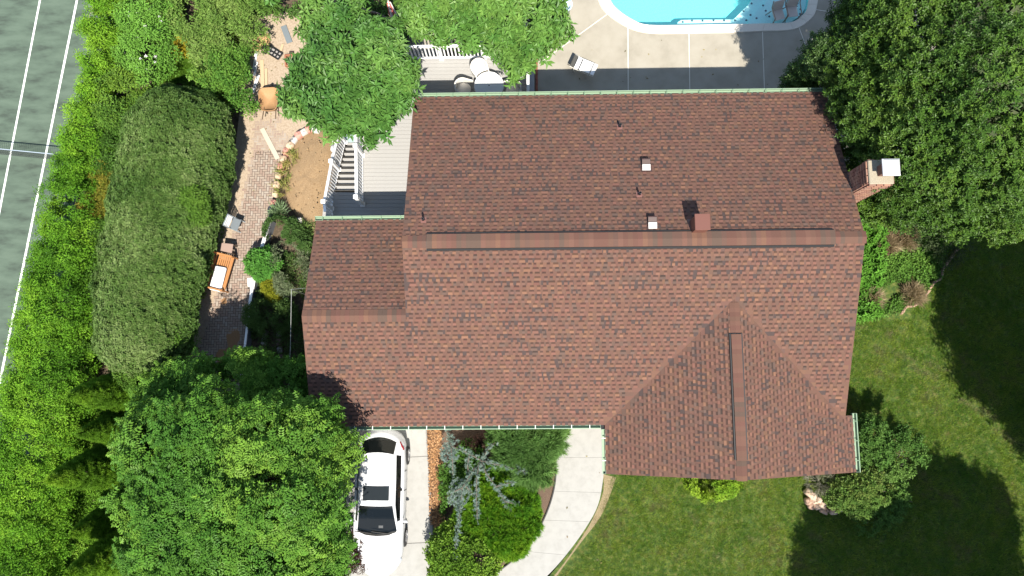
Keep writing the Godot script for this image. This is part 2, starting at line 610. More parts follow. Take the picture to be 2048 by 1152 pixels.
func build_house() -> void:
	var house := thing("house", "brown shingled house with hipped front wing and brick chimney", "house", Vector3.ZERO, HOUSE_TURN)
	var turn := house.transform
	var wall_m := ground_mat("cream_siding", [Color(0.5, 0.46, 0.38), Color(0.58, 0.54, 0.46)], Vector3(2, 2, 2), 0.02, 0.8, 0.0, 51, [], 0.12)
	var fascia := flat_mat("fascia_paint", Color(0.16, 0.085, 0.06), 0.6)
	var grain := tint_mat("shingle_grain", 0.92, Color.BLACK, 0.3)
	# --- roof decks, sheathed, with fascia along each edge
	var ca := 1.0 / sqrt(1.0 + SLOPE * SLOPE)
	var up_f := Vector3(0, SLOPE, -1) * ca
	var up_b := Vector3(0, SLOPE, 1) * ca
	var up_l := Vector3(1, SLOPE, 0) * ca
	var up_r := Vector3(-1, SLOPE, 0) * ca
	var ze := func(z: float) -> float: return HR - SLOPE * (z - ZR)     # front plane
	var hw: float = HR - SLOPE * (WZR - ZR)
	var hb := HR - SLOPE * (ZR - ZB)
	var hwb := hw - SLOPE * (WZR - WZB)
	var hf: float = HR - SLOPE * (ZF - ZR)
	var hm := hf + SLOPE * (FM - FL)
	var zt := ZR + (HR - hm) / SLOPE
	var hr2 := hm - SLOPE * (FR - FM)
	# outlines in (along the eave, up the slope)
	var k := 1.0 / ca
	var back := PackedVector2Array([Vector2(0, 0), Vector2(XR - XL, 0), Vector2(XR - XL, (ZR - ZB) * k), Vector2(0, (ZR - ZB) * k)])
	var lf := (ZF - ZR) * k
	var zx := func(z: float) -> float: return (ZF - z) * k
	var front := PackedVector2Array([Vector2(0, 0), Vector2(FL - WL, 0), Vector2(FM - WL, zx.call(zt)), Vector2(XR - WL, zx.call(zt + (XR - FM))), Vector2(XR - WL, lf), Vector2(XL - WL, lf), Vector2(XL - WL, zx.call(WZR)), Vector2(0, zx.call(WZR))])
	var wing := PackedVector2Array([Vector2(0, 0), Vector2(XL + 0.3 - WL, 0), Vector2(XL + 0.3 - WL, (WZR - WZB) * k), Vector2(0, (WZR - WZB) * k)])
	var fl := PackedVector2Array([Vector2(ZF - zt, 0), Vector2(FZ - zt, 0), Vector2(FZ - zt, (FM - FL) * k), Vector2(0, (FM - FL) * k)])
	var z0 := 1.52
	var fr := PackedVector2Array([Vector2(0, 0), Vector2(FZ - z0, 0), Vector2(FZ - z0, (FR - XR) * k), Vector2(FZ - (zt + XR - FM), (FR - XR) * k), Vector2(FZ - zt, (FR - FM) * k), Vector2(0, (FR - FM) * k)])
	var planes := [
		[Vector3(XR, hb, ZB), Vector3.LEFT, up_b, back],
		[Vector3(WL, hf, ZF), Vector3.RIGHT, up_f, front],
		[Vector3(XL + 0.3, hwb, WZB), Vector3.LEFT, up_b, wing],
		[Vector3(FL, hf, zt), Vector3.BACK, up_l, fl],
		[Vector3(FR, hr2, FZ), Vector3.FORWARD, up_r, fr],
	]
	var deck := Geo.new()
	var courses := Geo.new()
	var tabs := []
	for p in planes:
		var o: Vector3 = p[0]
		var u: Vector3 = p[1]
		var v: Vector3 = p[2]
		var n := u.cross(v)
		deck.slab(p[3], -0.006, 0.15, Transform3D(Basis(u, n, v), o))
		roof_plane(o, u, v, p[3], courses, tabs, turn)
	var roof := part("roof", deck.done(), fascia, house)
	kind(part("shingle_courses", courses.done(), grain, roof), "stuff")
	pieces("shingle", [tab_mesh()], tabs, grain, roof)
	# --- ridges
	ridge_vent(roof, Vector3(-2.9, HR, ZR), Vector3(9.5, HR, ZR), 0.25)
	ridge_caps(roof, Vector3(XL, HR, ZR), Vector3(-2.92, HR, ZR), 0.19, 0.022, grain)
	ridge_caps(roof, Vector3(-2.9, HR, ZR), Vector3(9.5, HR, ZR), 0.225, 0.052, grain)
	ridge_caps(roof, Vector3(9.52, HR, ZR), Vector3(XR, HR, ZR), 0.19, 0.022, grain)
	ridge_vent(roof, Vector3(FM, hm, -1.1), Vector3(FM, hm, 2.72), 0.18)
	ridge_caps(roof, Vector3(FM, hm, -1.08), Vector3(FM, hm, 2.72), 0.155, 0.055, grain)
	ridge_caps(roof, Vector3(FM, hm, zt + 0.1), Vector3(FM, hm, -1.1), 0.16, 0.02, grain)
	ridge_caps(roof, Vector3(FM, hm, 2.74), Vector3(FM, hm, FZ), 0.16, 0.02, grain)
	ridge_caps(roof, Vector3(WL, hw, WZR), Vector3(XL - 0.02, hw, WZR), 0.2, 0.02, grain)
	# --- gutters
	var dark := flat_mat("strap_dark", Color(0.12, 0.2, 0.12), 0.5)
	var pale := flat_mat("strap_pale", Color(0.55, 0.57, 0.52), 0.5)
	gutter(house, Vector3(XL, hb - 0.045, ZB), Vector3(XR, hb - 0.045, ZB), Vector3.FORWARD, dark)
	gutter(house, Vector3(WL - 0.04, hwb - 0.045, WZB), Vector3(XL - 0.02, hwb - 0.045, WZB), Vector3.FORWARD, dark)
	gutter(house, Vector3(WL, hf - 0.045, ZF), Vector3(FL - 0.14, hf - 0.045, ZF), Vector3.BACK, pale, 0.1)
	gutter(house, Vector3(FL, hf - 0.045, ZF + 0.14), Vector3(FL, hf - 0.045, FZ), Vector3.LEFT, pale, 0.1)
	gutter(house, Vector3(FR, hr2 - 0.045, 1.45), Vector3(FR, hr2 - 0.045, FZ), Vector3.RIGHT, dark)
	# --- walls
	var w := Geo.new()
	var box_at := func(x0: float, x1: float, y0: float, y1: float, za: float, zb: float) -> void:
		w.box(Vector3(x1 - x0, y1 - y0, zb - za), Transform3D(Basis(), Vector3(x0 + x1, y0 + y1, za + zb) * 0.5))
	box_at.call(XL + 0.35, XR - 0.35, -0.6, hb - 0.02, ZB + 0.45, ZR)
	box_at.call(XL + 0.35, XR - 0.35, -0.6, hf - 0.02, ZR, ZF - 0.45)
	box_at.call(WL + 0.35, XL + 0.35, -0.6, hwb - 0.02, WZB + 0.42, ZF - 0.452)
	box_at.call(FL + 0.45, FR - 0.45, -0.6, hr2 - 0.02, ZF - 0.45, FZ - 0.35)
	var gable := func(x: float, t: float, pts: Array, along_z: bool) -> void:
		var pl := PackedVector2Array()
		for q in pts:
			pl.append(q)
		if along_z:   # outline (z, y), extruded along x
			w.slab(pl, 0.0, t, Transform3D(Basis(Vector3.BACK, Vector3.RIGHT, Vector3.UP), Vector3(x, 0, 0)))
		else:         # outline (x, y), extruded along z
			w.slab(pl, 0.0, t, Transform3D(Basis(Vector3.RIGHT, Vector3.BACK, Vector3.UP), Vector3(0, 0, x)))
	var under := 0.17
	gable.call(XR - 0.348, 0.2, [Vector2(ZB + 0.45, hb - 0.05), Vector2(ZF - 0.45, hf - 0.05), Vector2(ZF - 0.45, ze.call(ZF - 0.45) - under), Vector2(ZR, HR - under), Vector2(ZB + 0.45, hb + 0.45 * SLOPE - under)], true)
	gable.call(XL + 0.552, 0.205, [Vector2(ZB + 0.45, hb - 0.05), Vector2(ZF - 0.45, hf - 0.05), Vector2(ZF - 0.45, ze.call(ZF - 0.45) - under), Vector2(ZR, HR - under), Vector2(ZB + 0.45, hb + 0.45 * SLOPE - under)], true)
	gable.call(WL + 0.552, 0.205, [Vector2(WZB + 0.42, hwb - 0.05), Vector2(ZF - 0.452, hf - 0.05), Vector2(ZF - 0.452, ze.call(ZF - 0.452) - under), Vector2(WZR, hw - under), Vector2(WZB + 0.42, hwb + 0.42 * SLOPE - under)], true)
	gable.call(FZ - 0.348, 0.2, [Vector2(FL + 0.45, hr2 - 0.05), Vector2(FR - 0.45, hr2 - 0.05), Vector2(FR - 0.45, hr2 + 0.45 * SLOPE - under), Vector2(FM, hm - under), Vector2(FL + 0.45, hf + 0.45 * SLOPE - under)], false)
	part("wall", w.done(), wall_m, house)
	# garage door and windows under the eaves
	var gd := Geo.new()
	for r in 4:
		gd.box(Vector3(4.6, 0.52, 0.04), Transform3D(Basis(), Vector3(-3.9, 0.3 + r * 0.535, ZF - 0.43)), 0.01)
	part("garage_door", gd.done(), flat_mat("white_paint", Color(0.8, 0.8, 0.78), 0.5), house)
	for x in [4.4, 6.6, 8.8]:
		var f := Geo.new()
		for s in [-1.0, 1.0]:
			f.box(Vector3(0.07, 1.3, 0.06), Transform3D(Basis(), Vector3(x + s * 0.6, 1.9, FZ - 0.325)))
			f.box(Vector3(1.13, 0.07, 0.06), Transform3D(Basis(), Vector3(x, 1.9 + s * 0.615, FZ - 0.325)))
		var win := part("window", f.done(), flat_mat("white_paint", Color(0.8, 0.8, 0.78), 0.5), house)
		var pn := Geo.new()
		pn.box(Vector3(1.13, 1.16, 0.02), Transform3D(Basis(), Vector3(x, 1.9, FZ - 0.335)))
		part("pane", pn.done(), flat_mat("dark_glass", Color(0.02, 0.025, 0.03), 0.05), win)
	# --- brick chimney at the right gable
	var cx0 := 10.46
	var cx1 := 11.16
	var cz0 := -6.2
	var cz1 := -5.5
	var ctop := 6.5
	var core := Geo.new()
	core.box(Vector3(cx1 - cx0 - 0.03, ctop + 0.28, cz1 - cz0 - 0.03), Transform3D(Basis(), Vector3((cx0 + cx1) * 0.5, (ctop - 0.32) * 0.5, (cz0 + cz1) * 0.5)))
	var ch := part("chimney", core.done(), flat_mat("mortar", Color(0.30, 0.25, 0.21), 0.95), house)
	var bl := []
	var reds := [Color(0.27, 0.13, 0.092), Color(0.215, 0.098, 0.072), Color(0.31, 0.165, 0.112), Color(0.245, 0.14, 0.105), Color(0.34, 0.19, 0.135)]
	var row := 0
	var y := 1.2
	while y < ctop - 0.03:
		for side in 4:
			var along: float = cx1 - cx0
			var off := 0.0 if row % 2 == 0 else 0.115
			var t := -off
			while t < along - 0.02:
				var t0 := maxf(t, 0.0)
				var t1 := minf(t + 0.21, along)
				if t1 - t0 > 0.03:
					var mid := (t0 + t1) * 0.5
					var proud := 0.03 if y > ctop - 0.36 and row % 2 == 0 else 0.004
					var pos: Vector3
					var b: Basis
					if side == 0:
						pos = Vector3(cx0 + mid, y, cz1 + proud)
						b = Basis()
					elif side == 1:
						pos = Vector3(cx0 - proud, y, cz0 + mid)
						b = Basis(Vector3.UP, PI / 2)
					elif side == 2:
						pos = Vector3(cx0 + mid, y, cz0 - proud)
						b = Basis()
					else:
						pos = Vector3(cx1 + proud, y, cz0 + mid)
						b = Basis(Vector3.UP, PI / 2)
					pos -= (pos - Vector3((cx0 + cx1) * 0.5, pos.y, (cz0 + cz1) * 0.5)).normalized() * 0.0
					var tone := rng.randi() % reds.size()
					bl.append([Transform3D(b * Basis.from_scale(Vector3((t1 - t0 - 0.012) / 0.2, 1, 1)), pos), reds[tone], -y, 0, tone])
				t += 0.222
		row += 1
		y += 0.075
	var bm := Geo.new()
	bm.box(Vector3(0.2, 0.064, 0.06), Transform3D(), 0.006)
	pieces("brick", [bm.done()], bl, tint_mat("brick_clay", 0.9, Color.BLACK, 0.2), ch)
	var wash := Geo.new()
	wash.box(Vector3(0.74, 0.07, 0.74), Transform3D(Basis(), Vector3((cx0 + cx1) * 0.5, ctop + 0.02, (cz0 + cz1) * 0.5)), 0.025)
	part("chimney_crown", wash.done(), ground_mat("mortar_wash", [Color(0.30, 0.26, 0.19), Color(0.42, 0.37, 0.28)], Vector3(1, 1, 1), 0.02, 0.9, 0.2, 77), ch)
	var flue := Geo.new()
	flue.box(Vector3(0.3, 0.42, 0.3), Transform3D(Basis(), Vector3(10.84, ctop + 0.26, -5.86)))
	part("flue_tile", flue.done(), flat_mat("flue_clay", Color(0.14, 0.07, 0.05), 0.9), ch)
	var cov := Geo.new()
	cov.lathe([Vector2(0.36, 0.0), Vector2(0.36, 0.04), Vector2(0.28, 0.085), Vector2(0.0, 0.1)], 4, Transform3D(Basis(Vector3.UP, PI / 4), Vector3(10.86, ctop + 0.5, -5.85)))
	for s in [[-1, -1], [1, -1], [1, 1], [-1, 1]]:
		cov.box(Vector3(0.03, 0.1, 0.03), Transform3D(Basis(), Vector3(10.85 + s[0] * 0.13, ctop + 0.46, -5.86 + s[1] * 0.13)))
	part("flue_cover", cov.done(), flat_mat("galvanised", Color(0.72, 0.74, 0.76), 0.3, 0.35), ch)
	var flash := Geo.new()
	flash.box(Vector3(0.06, 0.02, 0.8), Transform3D(Basis(Vector3.RIGHT, -0.363), Vector3(XR - 0.03, 5.37, -5.84)))
	part("flashing", flash.done(), flat_mat("lead", Color(0.1, 0.085, 0.08), 0.5, 0.3), ch)
	# --- brown metal chimney by the ridge
	var mc := Geo.new()
	mc.box(Vector3(0.40, 0.87, 0.42), Transform3D(Basis(), Vector3(5.39, 6.19, -4.35)))
	var brown := flat_mat("brown_metal", Color(0.135, 0.055, 0.04), 0.45)
	var mch := part("metal_chimney", mc.done(), brown, house)
	var mcc := Geo.new()
	mcc.box(Vector3(0.46, 0.04, 0.5), Transform3D(Basis(), Vector3(5.39, 6.645, -4.36)), 0.012)
	part("chimney_lid", mcc.done(), brown, mch)
	var mf := Geo.new()
	mf.box(Vector3(0.56, 0.014, 0.6), Transform3D(Basis(Vector3.RIGHT, -0.363), Vector3(5.4, 5.965, -4.34)))
	part("flashing", mf.done(), flat_mat("flashing_brown", Color(0.13, 0.07, 0.055), 0.5), mch)
	# --- two slant-back roof vents and three pipes through the back slope
	var bt := Basis(Vector3.RIGHT, -atan(SLOPE))
	for q in [P(1293, 331, 5.25), P(1305, 448, 5.98)]:
		var loc: Vector3 = turn.affine_inverse() * q
		loc.y = HR - SLOPE * absf(loc.z - ZR) + 0.01
		var v := Geo.new()
		v.box(Vector3(0.36, 0.012, 0.42), Transform3D(bt, Vector3.ZERO))
		var rv := part("roof_vent", v.done(), flat_mat("vent_brown", Color(0.06, 0.032, 0.027), 0.5), house, Transform3D(Basis(), loc))
		var hd := Geo.new()
		hd.slab(PackedVector2Array([Vector2(-0.2, 0), Vector2(0.02, 0), Vector2(0.02, 0.06), Vector2(-0.16, 0.17), Vector2(-0.2, 0.17)]), 0.13, 0.26, Transform3D(bt * Basis(Vector3.BACK, Vector3.RIGHT, Vector3.UP), Vector3.ZERO))
		part("vent_hood", hd.done(), flat_mat("vent_brown", Color(0.06, 0.032, 0.027), 0.5), rv)
		var uphill_face := Geo.new()  # uphill face of the hood, in a paler tone than the rest
		uphill_face.box(Vector3(0.265, 0.012, 0.2), Transform3D(bt * Basis(Vector3.RIGHT, 0.42), bt * Vector3(0, 0.075, 0.085)))
		part("vent_uphill_face", uphill_face.done(), flat_mat("pale_metal", Color(0.46, 0.44, 0.42), 0.45, 0.1), rv)
	for q in [P(1241, 250, 4.75), P(1279, 388, 5.6), P(847, 440, 5.85)]:
		var loc: Vector3 = turn.affine_inverse() * q
		loc.y = HR - SLOPE * absf(loc.z - ZR) + 0.01
		var v := Geo.new(true)
		v.lathe([Vector2(0.035, 0.0), Vector2(0.035, 0.3), Vector2(0.026, 0.3), Vector2(0.026, 0.2)], 12)
		var pv := part("vent_pipe", v.done(), flat_mat("black_pipe", Color(0.012, 0.014, 0.018), 0.4), house, Transform3D(Basis(), loc))
		var bo := Geo.new()
		bo.box(Vector3(0.17, 0.012, 0.2), Transform3D(bt, Vector3(0, 0.005, 0)))
		bo.lathe([Vector2(0.07, 0.0), Vector2(0.045, 0.09)], 12)
		part("pipe_boot", bo.done(), flat_mat("pipe_boot", Color(0.2, 0.1, 0.085), 0.5), pv)

# ---------------------------------------------------------------- the yard: ground, paving, lawn
const PATIO := -0.42
const DECK := 1.7

func sheet(called: String, outline: PackedVector2Array, y: float, material: Material, t := 0.0) -> MeshInstance3D:
	var g := Geo.new()
	g.slab(outline, y, t)
	return struct(called, g.done(), material)

# an uneven low heap with the given outline: rings that rise to the middle
func heap_mesh(outline: PackedVector2Array, y: float, rise: float, bump := 0.04, rings := 14) -> ArrayMesh:
	var g := Geo.new(true)
	var c := Vector2.ZERO
	for p in outline:
		c += p / outline.size()
	var at := func(k: int, j: int) -> Vector3:
		var t := float(k) / rings
		var p: Vector2 = outline[j % outline.size()].lerp(c, t)
		var h := rise * (1.0 - pow(1.0 - t, 2.2))
		h += bump * noise.get_noise_2d(p.x * 40.0, p.y * 40.0) * minf(1.0, t * 4.0)
		h += bump * 0.6 * noise.get_noise_2d(p.x * 170.0, p.y * 170.0) * minf(1.0, t * 4.0)
		return Vector3(p.x, y + h - (0.06 if k == 0 else 0.0), p.y)
	for k in rings:
		for j in outline.size():
			g.quad_toward(at.call(k, j), at.call(k, j + 1), at.call(k + 1, j + 1), at.call(k + 1, j), Vector3.UP)
	return g.done()

func build_ground() -> void:
	var soil := ground_mat("garden_soil", [Color(0.05, 0.035, 0.022), Color(0.09, 0.065, 0.04), Color(0.14, 0.10, 0.065)], Vector3(4, 4, 4), 0.02, 0.95, 2.0, 3)
	# the land all round, open where the pool is sunk
	var g := Geo.new()
	var far := 260.0
	var a := P2(1150, -330, PATIO)
	var b := P2(1700, 120, PATIO)
	for r in [[-far, -far, far, a.y], [-far, b.y, far, far], [-far, a.y, a.x, b.y], [b.x, a.y, far, b.y]]:
		g.slab(PackedVector2Array([Vector2(r[0], r[1]), Vector2(r[2], r[1]), Vector2(r[2], r[3]), Vector2(r[0], r[3])]), -0.62)
	struct("ground", g.done(), ground_mat("rough_grass", [Color(0.035, 0.045, 0.018), Color(0.05, 0.07, 0.022), Color(0.075, 0.085, 0.035)], Vector3(11, 11, 11), 0.02, 0.95, 2.0, 9))
	var yard := PackedVector2Array([P2(-300, -400), P2(800, -400), P2(812, 100), P2(812, 300), P2(860, 760), P2(880, 1250), P2(-300, 1400)])
	sheet("soil", yard, -0.03, soil, 0.7)

	# tennis court beyond the hedge
	var court := ground_mat("court_paint", [Color(0.040, 0.057, 0.043), Color(0.064, 0.094, 0.069), Color(0.077, 0.113, 0.082), Color(0.090, 0.129, 0.095)], Vector3(16, 9, 5), 0.008, 0.85, 0.06, 11, [0.1, 0.36, 0.55, 0.8], 0.14, 0.9)
	var ct := sheet("tennis_court", PackedVector2Array([P2(-1400, -500), P2(300, -500), P2(230, 0), P2(150, 420), P2(60, 900), P2(-20, 1300), P2(-1400, 1300)]), 0.0, court)
	var white := flat_mat("line_paint", Color(0.74, 0.76, 0.72), 0.7)
	for l in [[80, 0, 21, 308, 0.075], [154, 0, 91, 312, 0.085]]:
		var p := P(l[0], l[1], 0.004)
		var q := P(l[2], l[3], 0.004)
		var d := (q - p)
		var ln := Geo.new()
		ln.bar(p - d * 2.0, q + d * 4.0, l[4], 0.006)
		struct("court_line", ln.done(), white, ct)

	# lawn
	var grass := ground_mat("lawn_turf", [Color(0.028, 0.062, 0.008), Color(0.052, 0.092, 0.011), Color(0.085, 0.118, 0.017), Color(0.16, 0.145, 0.045)], Vector3(9, 9, 9), 0.04, 0.95, 2.0, 21, [0.2, 0.45, 0.65, 0.9], 0.3, 0.7)
	var edge := smooth(poly([1206, 940, 1203, 985, 1178, 1040, 1142, 1098, 1092, 1160, 1000, 1270]), 5)
	var lawn := PackedVector2Array(edge)
	lawn.append_array(PackedVector2Array([P2(900, 1700), P2(4200, 1700), P2(4200, 380), P2(1640, 380), P2(1640, 700), P2(1500, 860)]))
	var lw := sheet("lawn", lawn, 0.0, grass, 0.7)
	# grass blades
	var bl := Geo.new()
	for k in 16:
		var an := rng.randf() * TAU
		var rr := sqrt(rng.randf()) * 0.1
		var p := Vector3(cos(an) * rr, 0, sin(an) * rr)
		var lean := Vector3(rng.randf_range(-1, 1), 0, rng.randf_range(-1, 1)) * 0.045
		var w := Vector3(cos(an * 3.0), 0, sin(an * 3.0)) * 0.007
		var v := rng.randf_range(0.75, 1.25)
		bl.color = Color(v, v, v)
		bl.tri(p - w, p + w, p + lean + Vector3.UP * rng.randf_range(0.035, 0.07))
	var tuft := bl.done()
	var wh := []
	var co := []
	var lo := P2(1080, 410)
	var hi := P2(2120, 1200)
	var no := FastNoiseLite.new()
	no.seed = 5
	no.frequency = 0.3
	no.fractal_octaves = 4
	# pale worn streaks across the turf
	var worn := []
	for w in [[1752, 695, 1768, 702], [1790, 706, 1828, 722], [1850, 726, 1892, 742], [1820, 735, 1870, 752], [1775, 668, 1782, 674], [1712, 654, 1726, 655], [1500, 1075, 1516, 1084], [1430, 1112, 1448, 1118], [1920, 800, 1990, 835], [1990, 860, 2040, 890], [1380, 1030, 1392, 1042], [1620, 1070, 1640, 1078]]:
		worn.append([P2(w[0], w[1]), P2(w[2], w[3])])
	for k in 72000:
		var p := Vector2(rng.randf_range(lo.x, hi.x), rng.randf_range(lo.y, hi.y))
		if not Geometry2D.is_point_in_polygon(p, lawn) or (p.x < 10.3 and p.y < 2.9) or (p.y < -2.0 and p.x < 15.0):
			continue
		var n := 0.8 * no.get_noise_2d(p.x * 1.7, p.y * 1.7) + 0.5 * no.get_noise_2d(p.x * 9.0, p.y * 9.0)
		# thin, straw-coloured turf along the walk
		var dry := 0.0
		for e in edge:
			dry = maxf(dry, 1.0 - p.distance_to(e) / 0.55)
		if dry > 0.0 and rng.randf() < dry * 1.5:
			continue
		var c := Color(0.100, 0.235, 0.013).lerp(Color(0.330, 0.410, 0.046), clampf(0.40 + n * 0.9 + rng.randf_range(-0.4, 0.4), 0.0, 1.0))
		if n > 0.34 and rng.randf() < 0.65:
			c = Color(0.22, 0.20, 0.09)
		c = c.lerp(Color(0.2, 0.17, 0.09), clampf(dry, 0, 0.7))
		for w in worn:
			var q: Vector2 = Geometry2D.get_closest_point_to_segment(p, w[0], w[1])
			if q.distance_to(p) < 0.09 + 0.12 * absf(no.get_noise_2d(p.x * 5.0, p.y * 5.0)) and rng.randf() < 0.75:
				c = Color(0.27, 0.26, 0.12)
		var v := rng.randf_range(0.75, 1.2)
		wh.append(Transform3D(Basis(Vector3.UP, rng.randf() * TAU).scaled(Vector3.ONE * rng.randf_range(0.7, 1.35)), Vector3(p.x, -0.004, p.y)))
		co.append(Color(c.r * v, c.g * v, c.b * v))
	kind(many("grass", tuft, tint_mat("grass_blade", 0.7, Color(0.5, 0.5, 0.3)), wh, co, self), "stuff").set_meta("label", "mown lawn grass with straw-coloured patches")
	# bare straw strip where the lawn meets the walk
	var strip := PackedVector2Array()
	for p in smooth(poly([1206, 948, 1206, 985, 1184, 1040, 1150, 1095, 1108, 1152, 1010, 1270]), 5):
		strip.append(p)
	var outer := smooth(poly([1025, 1280, 1122, 1140, 1162, 1085, 1200, 1035, 1220, 990, 1232, 955]), 5)
	strip.append_array(outer)
	sheet("bare_soil", strip, 0.006, ground_mat("straw_soil", [Color(0.19, 0.15, 0.075), Color(0.27, 0.215, 0.12), Color(0.34, 0.28, 0.17)], Vector3(1.5, 1.5, 1.5), 0.03, 0.95, 1.5, 23))

	# driveway and front walk, cast in slabs with narrow joints
	var conc := ground_mat("pale_concrete", [Color(0.285, 0.282, 0.267), Color(0.31, 0.307, 0.292), Color(0.325, 0.322, 0.306)], Vector3(5, 5, 5), 0.012, 0.85, 0.03, 41, [], 0.05, 1.6)
	var dw := sheet("driveway", poly([660, 800, 851, 800, 853, 855, 866, 1050, 872, 1160, 884, 1400, 690, 1400]), -0.012, flat_mat("joint_dark", Color(0.22, 0.215, 0.205), 0.95), 0.4)
	for r in [[800, 911, 917], [913, 1083, 1087], [1085, 1400, 1400]]:
		var y0: float = r[0]
		var x := func(y: float) -> float: return 851.0 + (y - 855.0) * 0.066
		var pl := poly([660 + (y0 - 800) * 0.05, y0 + 8, x.call(y0), y0, x.call(r[1]), r[1], 660 + (r[2] - 800) * 0.05, r[2] + 6])
		var g2 := Geo.new()
		g2.slab(Geometry2D.offset_polygon(pl, -0.0035)[0], 0.004, 0.05)
		part("concrete_slab", g2.done(), conc, dw)
	var le := smooth(poly([1114, 800, 1114, 858, 1113, 915, 1112, 960, 1102, 1005, 1082, 1052, 1048, 1102, 986, 1152, 900, 1215]), 4)
	var ri := smooth(poly([1210, 800, 1208, 858, 1208, 915, 1206, 960, 1196, 1010, 1172, 1055, 1132, 1110, 1088, 1158, 1000, 1240]), 4)
	var wk := PackedVector2Array(le)
	for k in range(ri.size() - 1, -1, -1):
		wk.append(ri[k])
	var walk := sheet("front_walk", wk, -0.012, flat_mat("joint_dark", Color(0.22, 0.215, 0.205), 0.95), 0.4)
	var cuts := [0, 8, 14, 19, 24, 28, le.size() - 1]
	for k in cuts.size() - 1:
		var pl := PackedVector2Array()
		for j in range(cuts[k], cuts[k + 1] + 1):
			pl.append(le[j])
		for j in range(cuts[k + 1], cuts[k] - 1, -1):
			pl.append(ri[j])
		var g2 := Geo.new()
		g2.slab(Geometry2D.offset_polygon(pl, -0.003)[0], 0.018, 0.06)
		part("concrete_slab", g2.done(), conc, walk)

	# front bed: mulch, and a strip of orange bark beside the drive
	var bed := PackedVector2Array()
	for p in le:
		bed.append(p)
	bed.append_array(poly([880, 1400, 872, 1160, 866, 1050, 853, 855, 851, 800]))
	struct("mulch_bed", heap_mesh(bed, 0.0, 0.10, 0.03, 8), ground_mat("dark_mulch", [Color(0.07, 0.045, 0.03), Color(0.13, 0.085, 0.058), Color(0.2, 0.14, 0.1)], Vector3(1.2, 1.2, 1.2), 0.03, 0.95, 2.0, 61))
	struct("bark_strip", heap_mesh(poly([852, 830, 882, 830, 884, 900, 887, 960, 888, 1045, 868, 1060, 860, 960]), 0.05, 0.06, 0.03, 6), ground_mat("orange_bark", [Color(0.22, 0.11, 0.045), Color(0.34, 0.18, 0.08), Color(0.42, 0.24, 0.12)], Vector3(0.9, 0.9, 0.9), 0.04, 0.95, 2.0, 63))
	var ed := Geo.new()
	for k in le.size() - 1:
		ed.bar(Vector3(le[k].x - 0.03, 0.02, le[k].y), Vector3(le[k + 1].x - 0.03, 0.02, le[k + 1].y), 0.035, 0.09)
	tag(put_mesh("bed_edging", ed.done(), flat_mat("black_edging", Color(0.015, 0.014, 0.013), 0.6)), "thin black edging strip curving along the front walk", "edging")

	# herringbone path
	var dusty := ground_mat("dusty_path", [Color(0.28, 0.215, 0.15), Color(0.355, 0.283, 0.208), Color(0.40, 0.325, 0.245)], Vector3(2.4, 2.4, 2.4), 0.02, 0.92, 0.8, 71, [], 0.2)
	var curb := poly([470, 40, 600, 20, 640, 180, 700, 240, 690, 262, 600, 258, 575, 300, 560, 360, 550, 410, 545, 430, 527, 495, 510, 560, 500, 620, 484, 752, 470, 860, 330, 860, 385, 640, 430, 480, 470, 300, 482, 200])
	var path := sheet("path", curb, 0.0, dusty, 0.3)
	var lay := poly([508, 232, 640, 226, 605, 257, 577, 297, 562, 352, 551, 405, 545, 432, 527, 497, 510, 562, 500, 622, 484, 752, 470, 860, 340, 860, 398, 690, 430, 590, 458, 500, 478, 420, 506, 300])
	sheet("joint_sand", poly([512, 302, 575, 300, 562, 352, 551, 405, 545, 432, 527, 497, 510, 562, 500, 622, 484, 752, 470, 860, 340, 860, 402, 690, 434, 590, 463, 500, 484, 420]), 0.0045, flat_mat("joint_sand", Color(0.075, 0.055, 0.042), 0.95))
	var pb := Geo.new()
	pb.box(Vector3(0.186, 0.05, 0.086), Transform3D(), 0.008)
	var pav := [Color(0.285, 0.222, 0.175), Color(0.305, 0.246, 0.20), Color(0.268, 0.195, 0.155), Color(0.29, 0.235, 0.188), Color(0.32, 0.272, 0.228), Color(0.28, 0.212, 0.17)]
	var list := []
	var eye := Vector3(0, EYE_HEIGHT, 0)
	# herringbone: each step of one brick-width down shifts the course one width to the right
	var s := 0.1
	for i in range(-140, 60):
		for j in range(-110, 60):
			var m := posmod(i - j, 4)
			if m != 0 and m != 3:
				continue
			# a flat brick starts where m == 0 and covers i, i + 1; an upright one where m == 3 covers j, j + 1
			var c: Vector2
			var turned := false
			if m == 0:
				c = Vector2((i + 1.0) * s, (j + 0.5) * s)
			else:
				c = Vector2((i + 0.5) * s, (j + 1.0) * s)
				turned = true
			if not Geometry2D.is_point_in_polygon(c, lay):
				continue
			# dust lies over the upper part and along the left edge
			var q := no.get_noise_2d(c.x * 2.0, c.y * 2.0)
			var dust := smoothstep(-8.0, -9.8, c.y + q * 1.2)
			var sink := dust * 0.014
			if dust > 0.93:
				continue
			var bs := Basis(Vector3.UP, PI / 2 if turned else 0.0)
			bs = bs * Basis(Vector3(1, 0, 0.4).normalized(), rng.randf_range(-0.012, 0.012))
			var at := Vector3(c.x, -0.009 - sink + rng.randf_range(-0.0015, 0.0015), c.y)
			var tone := rng.randi() % pav.size()
			list.append([Transform3D(bs, at), pav[tone], at.distance_to(eye), 0, tone])
	pieces("paver_brick", [pb.done()], list, tint_mat("paver_clay", 0.9, Color.BLACK, 0.18), path)
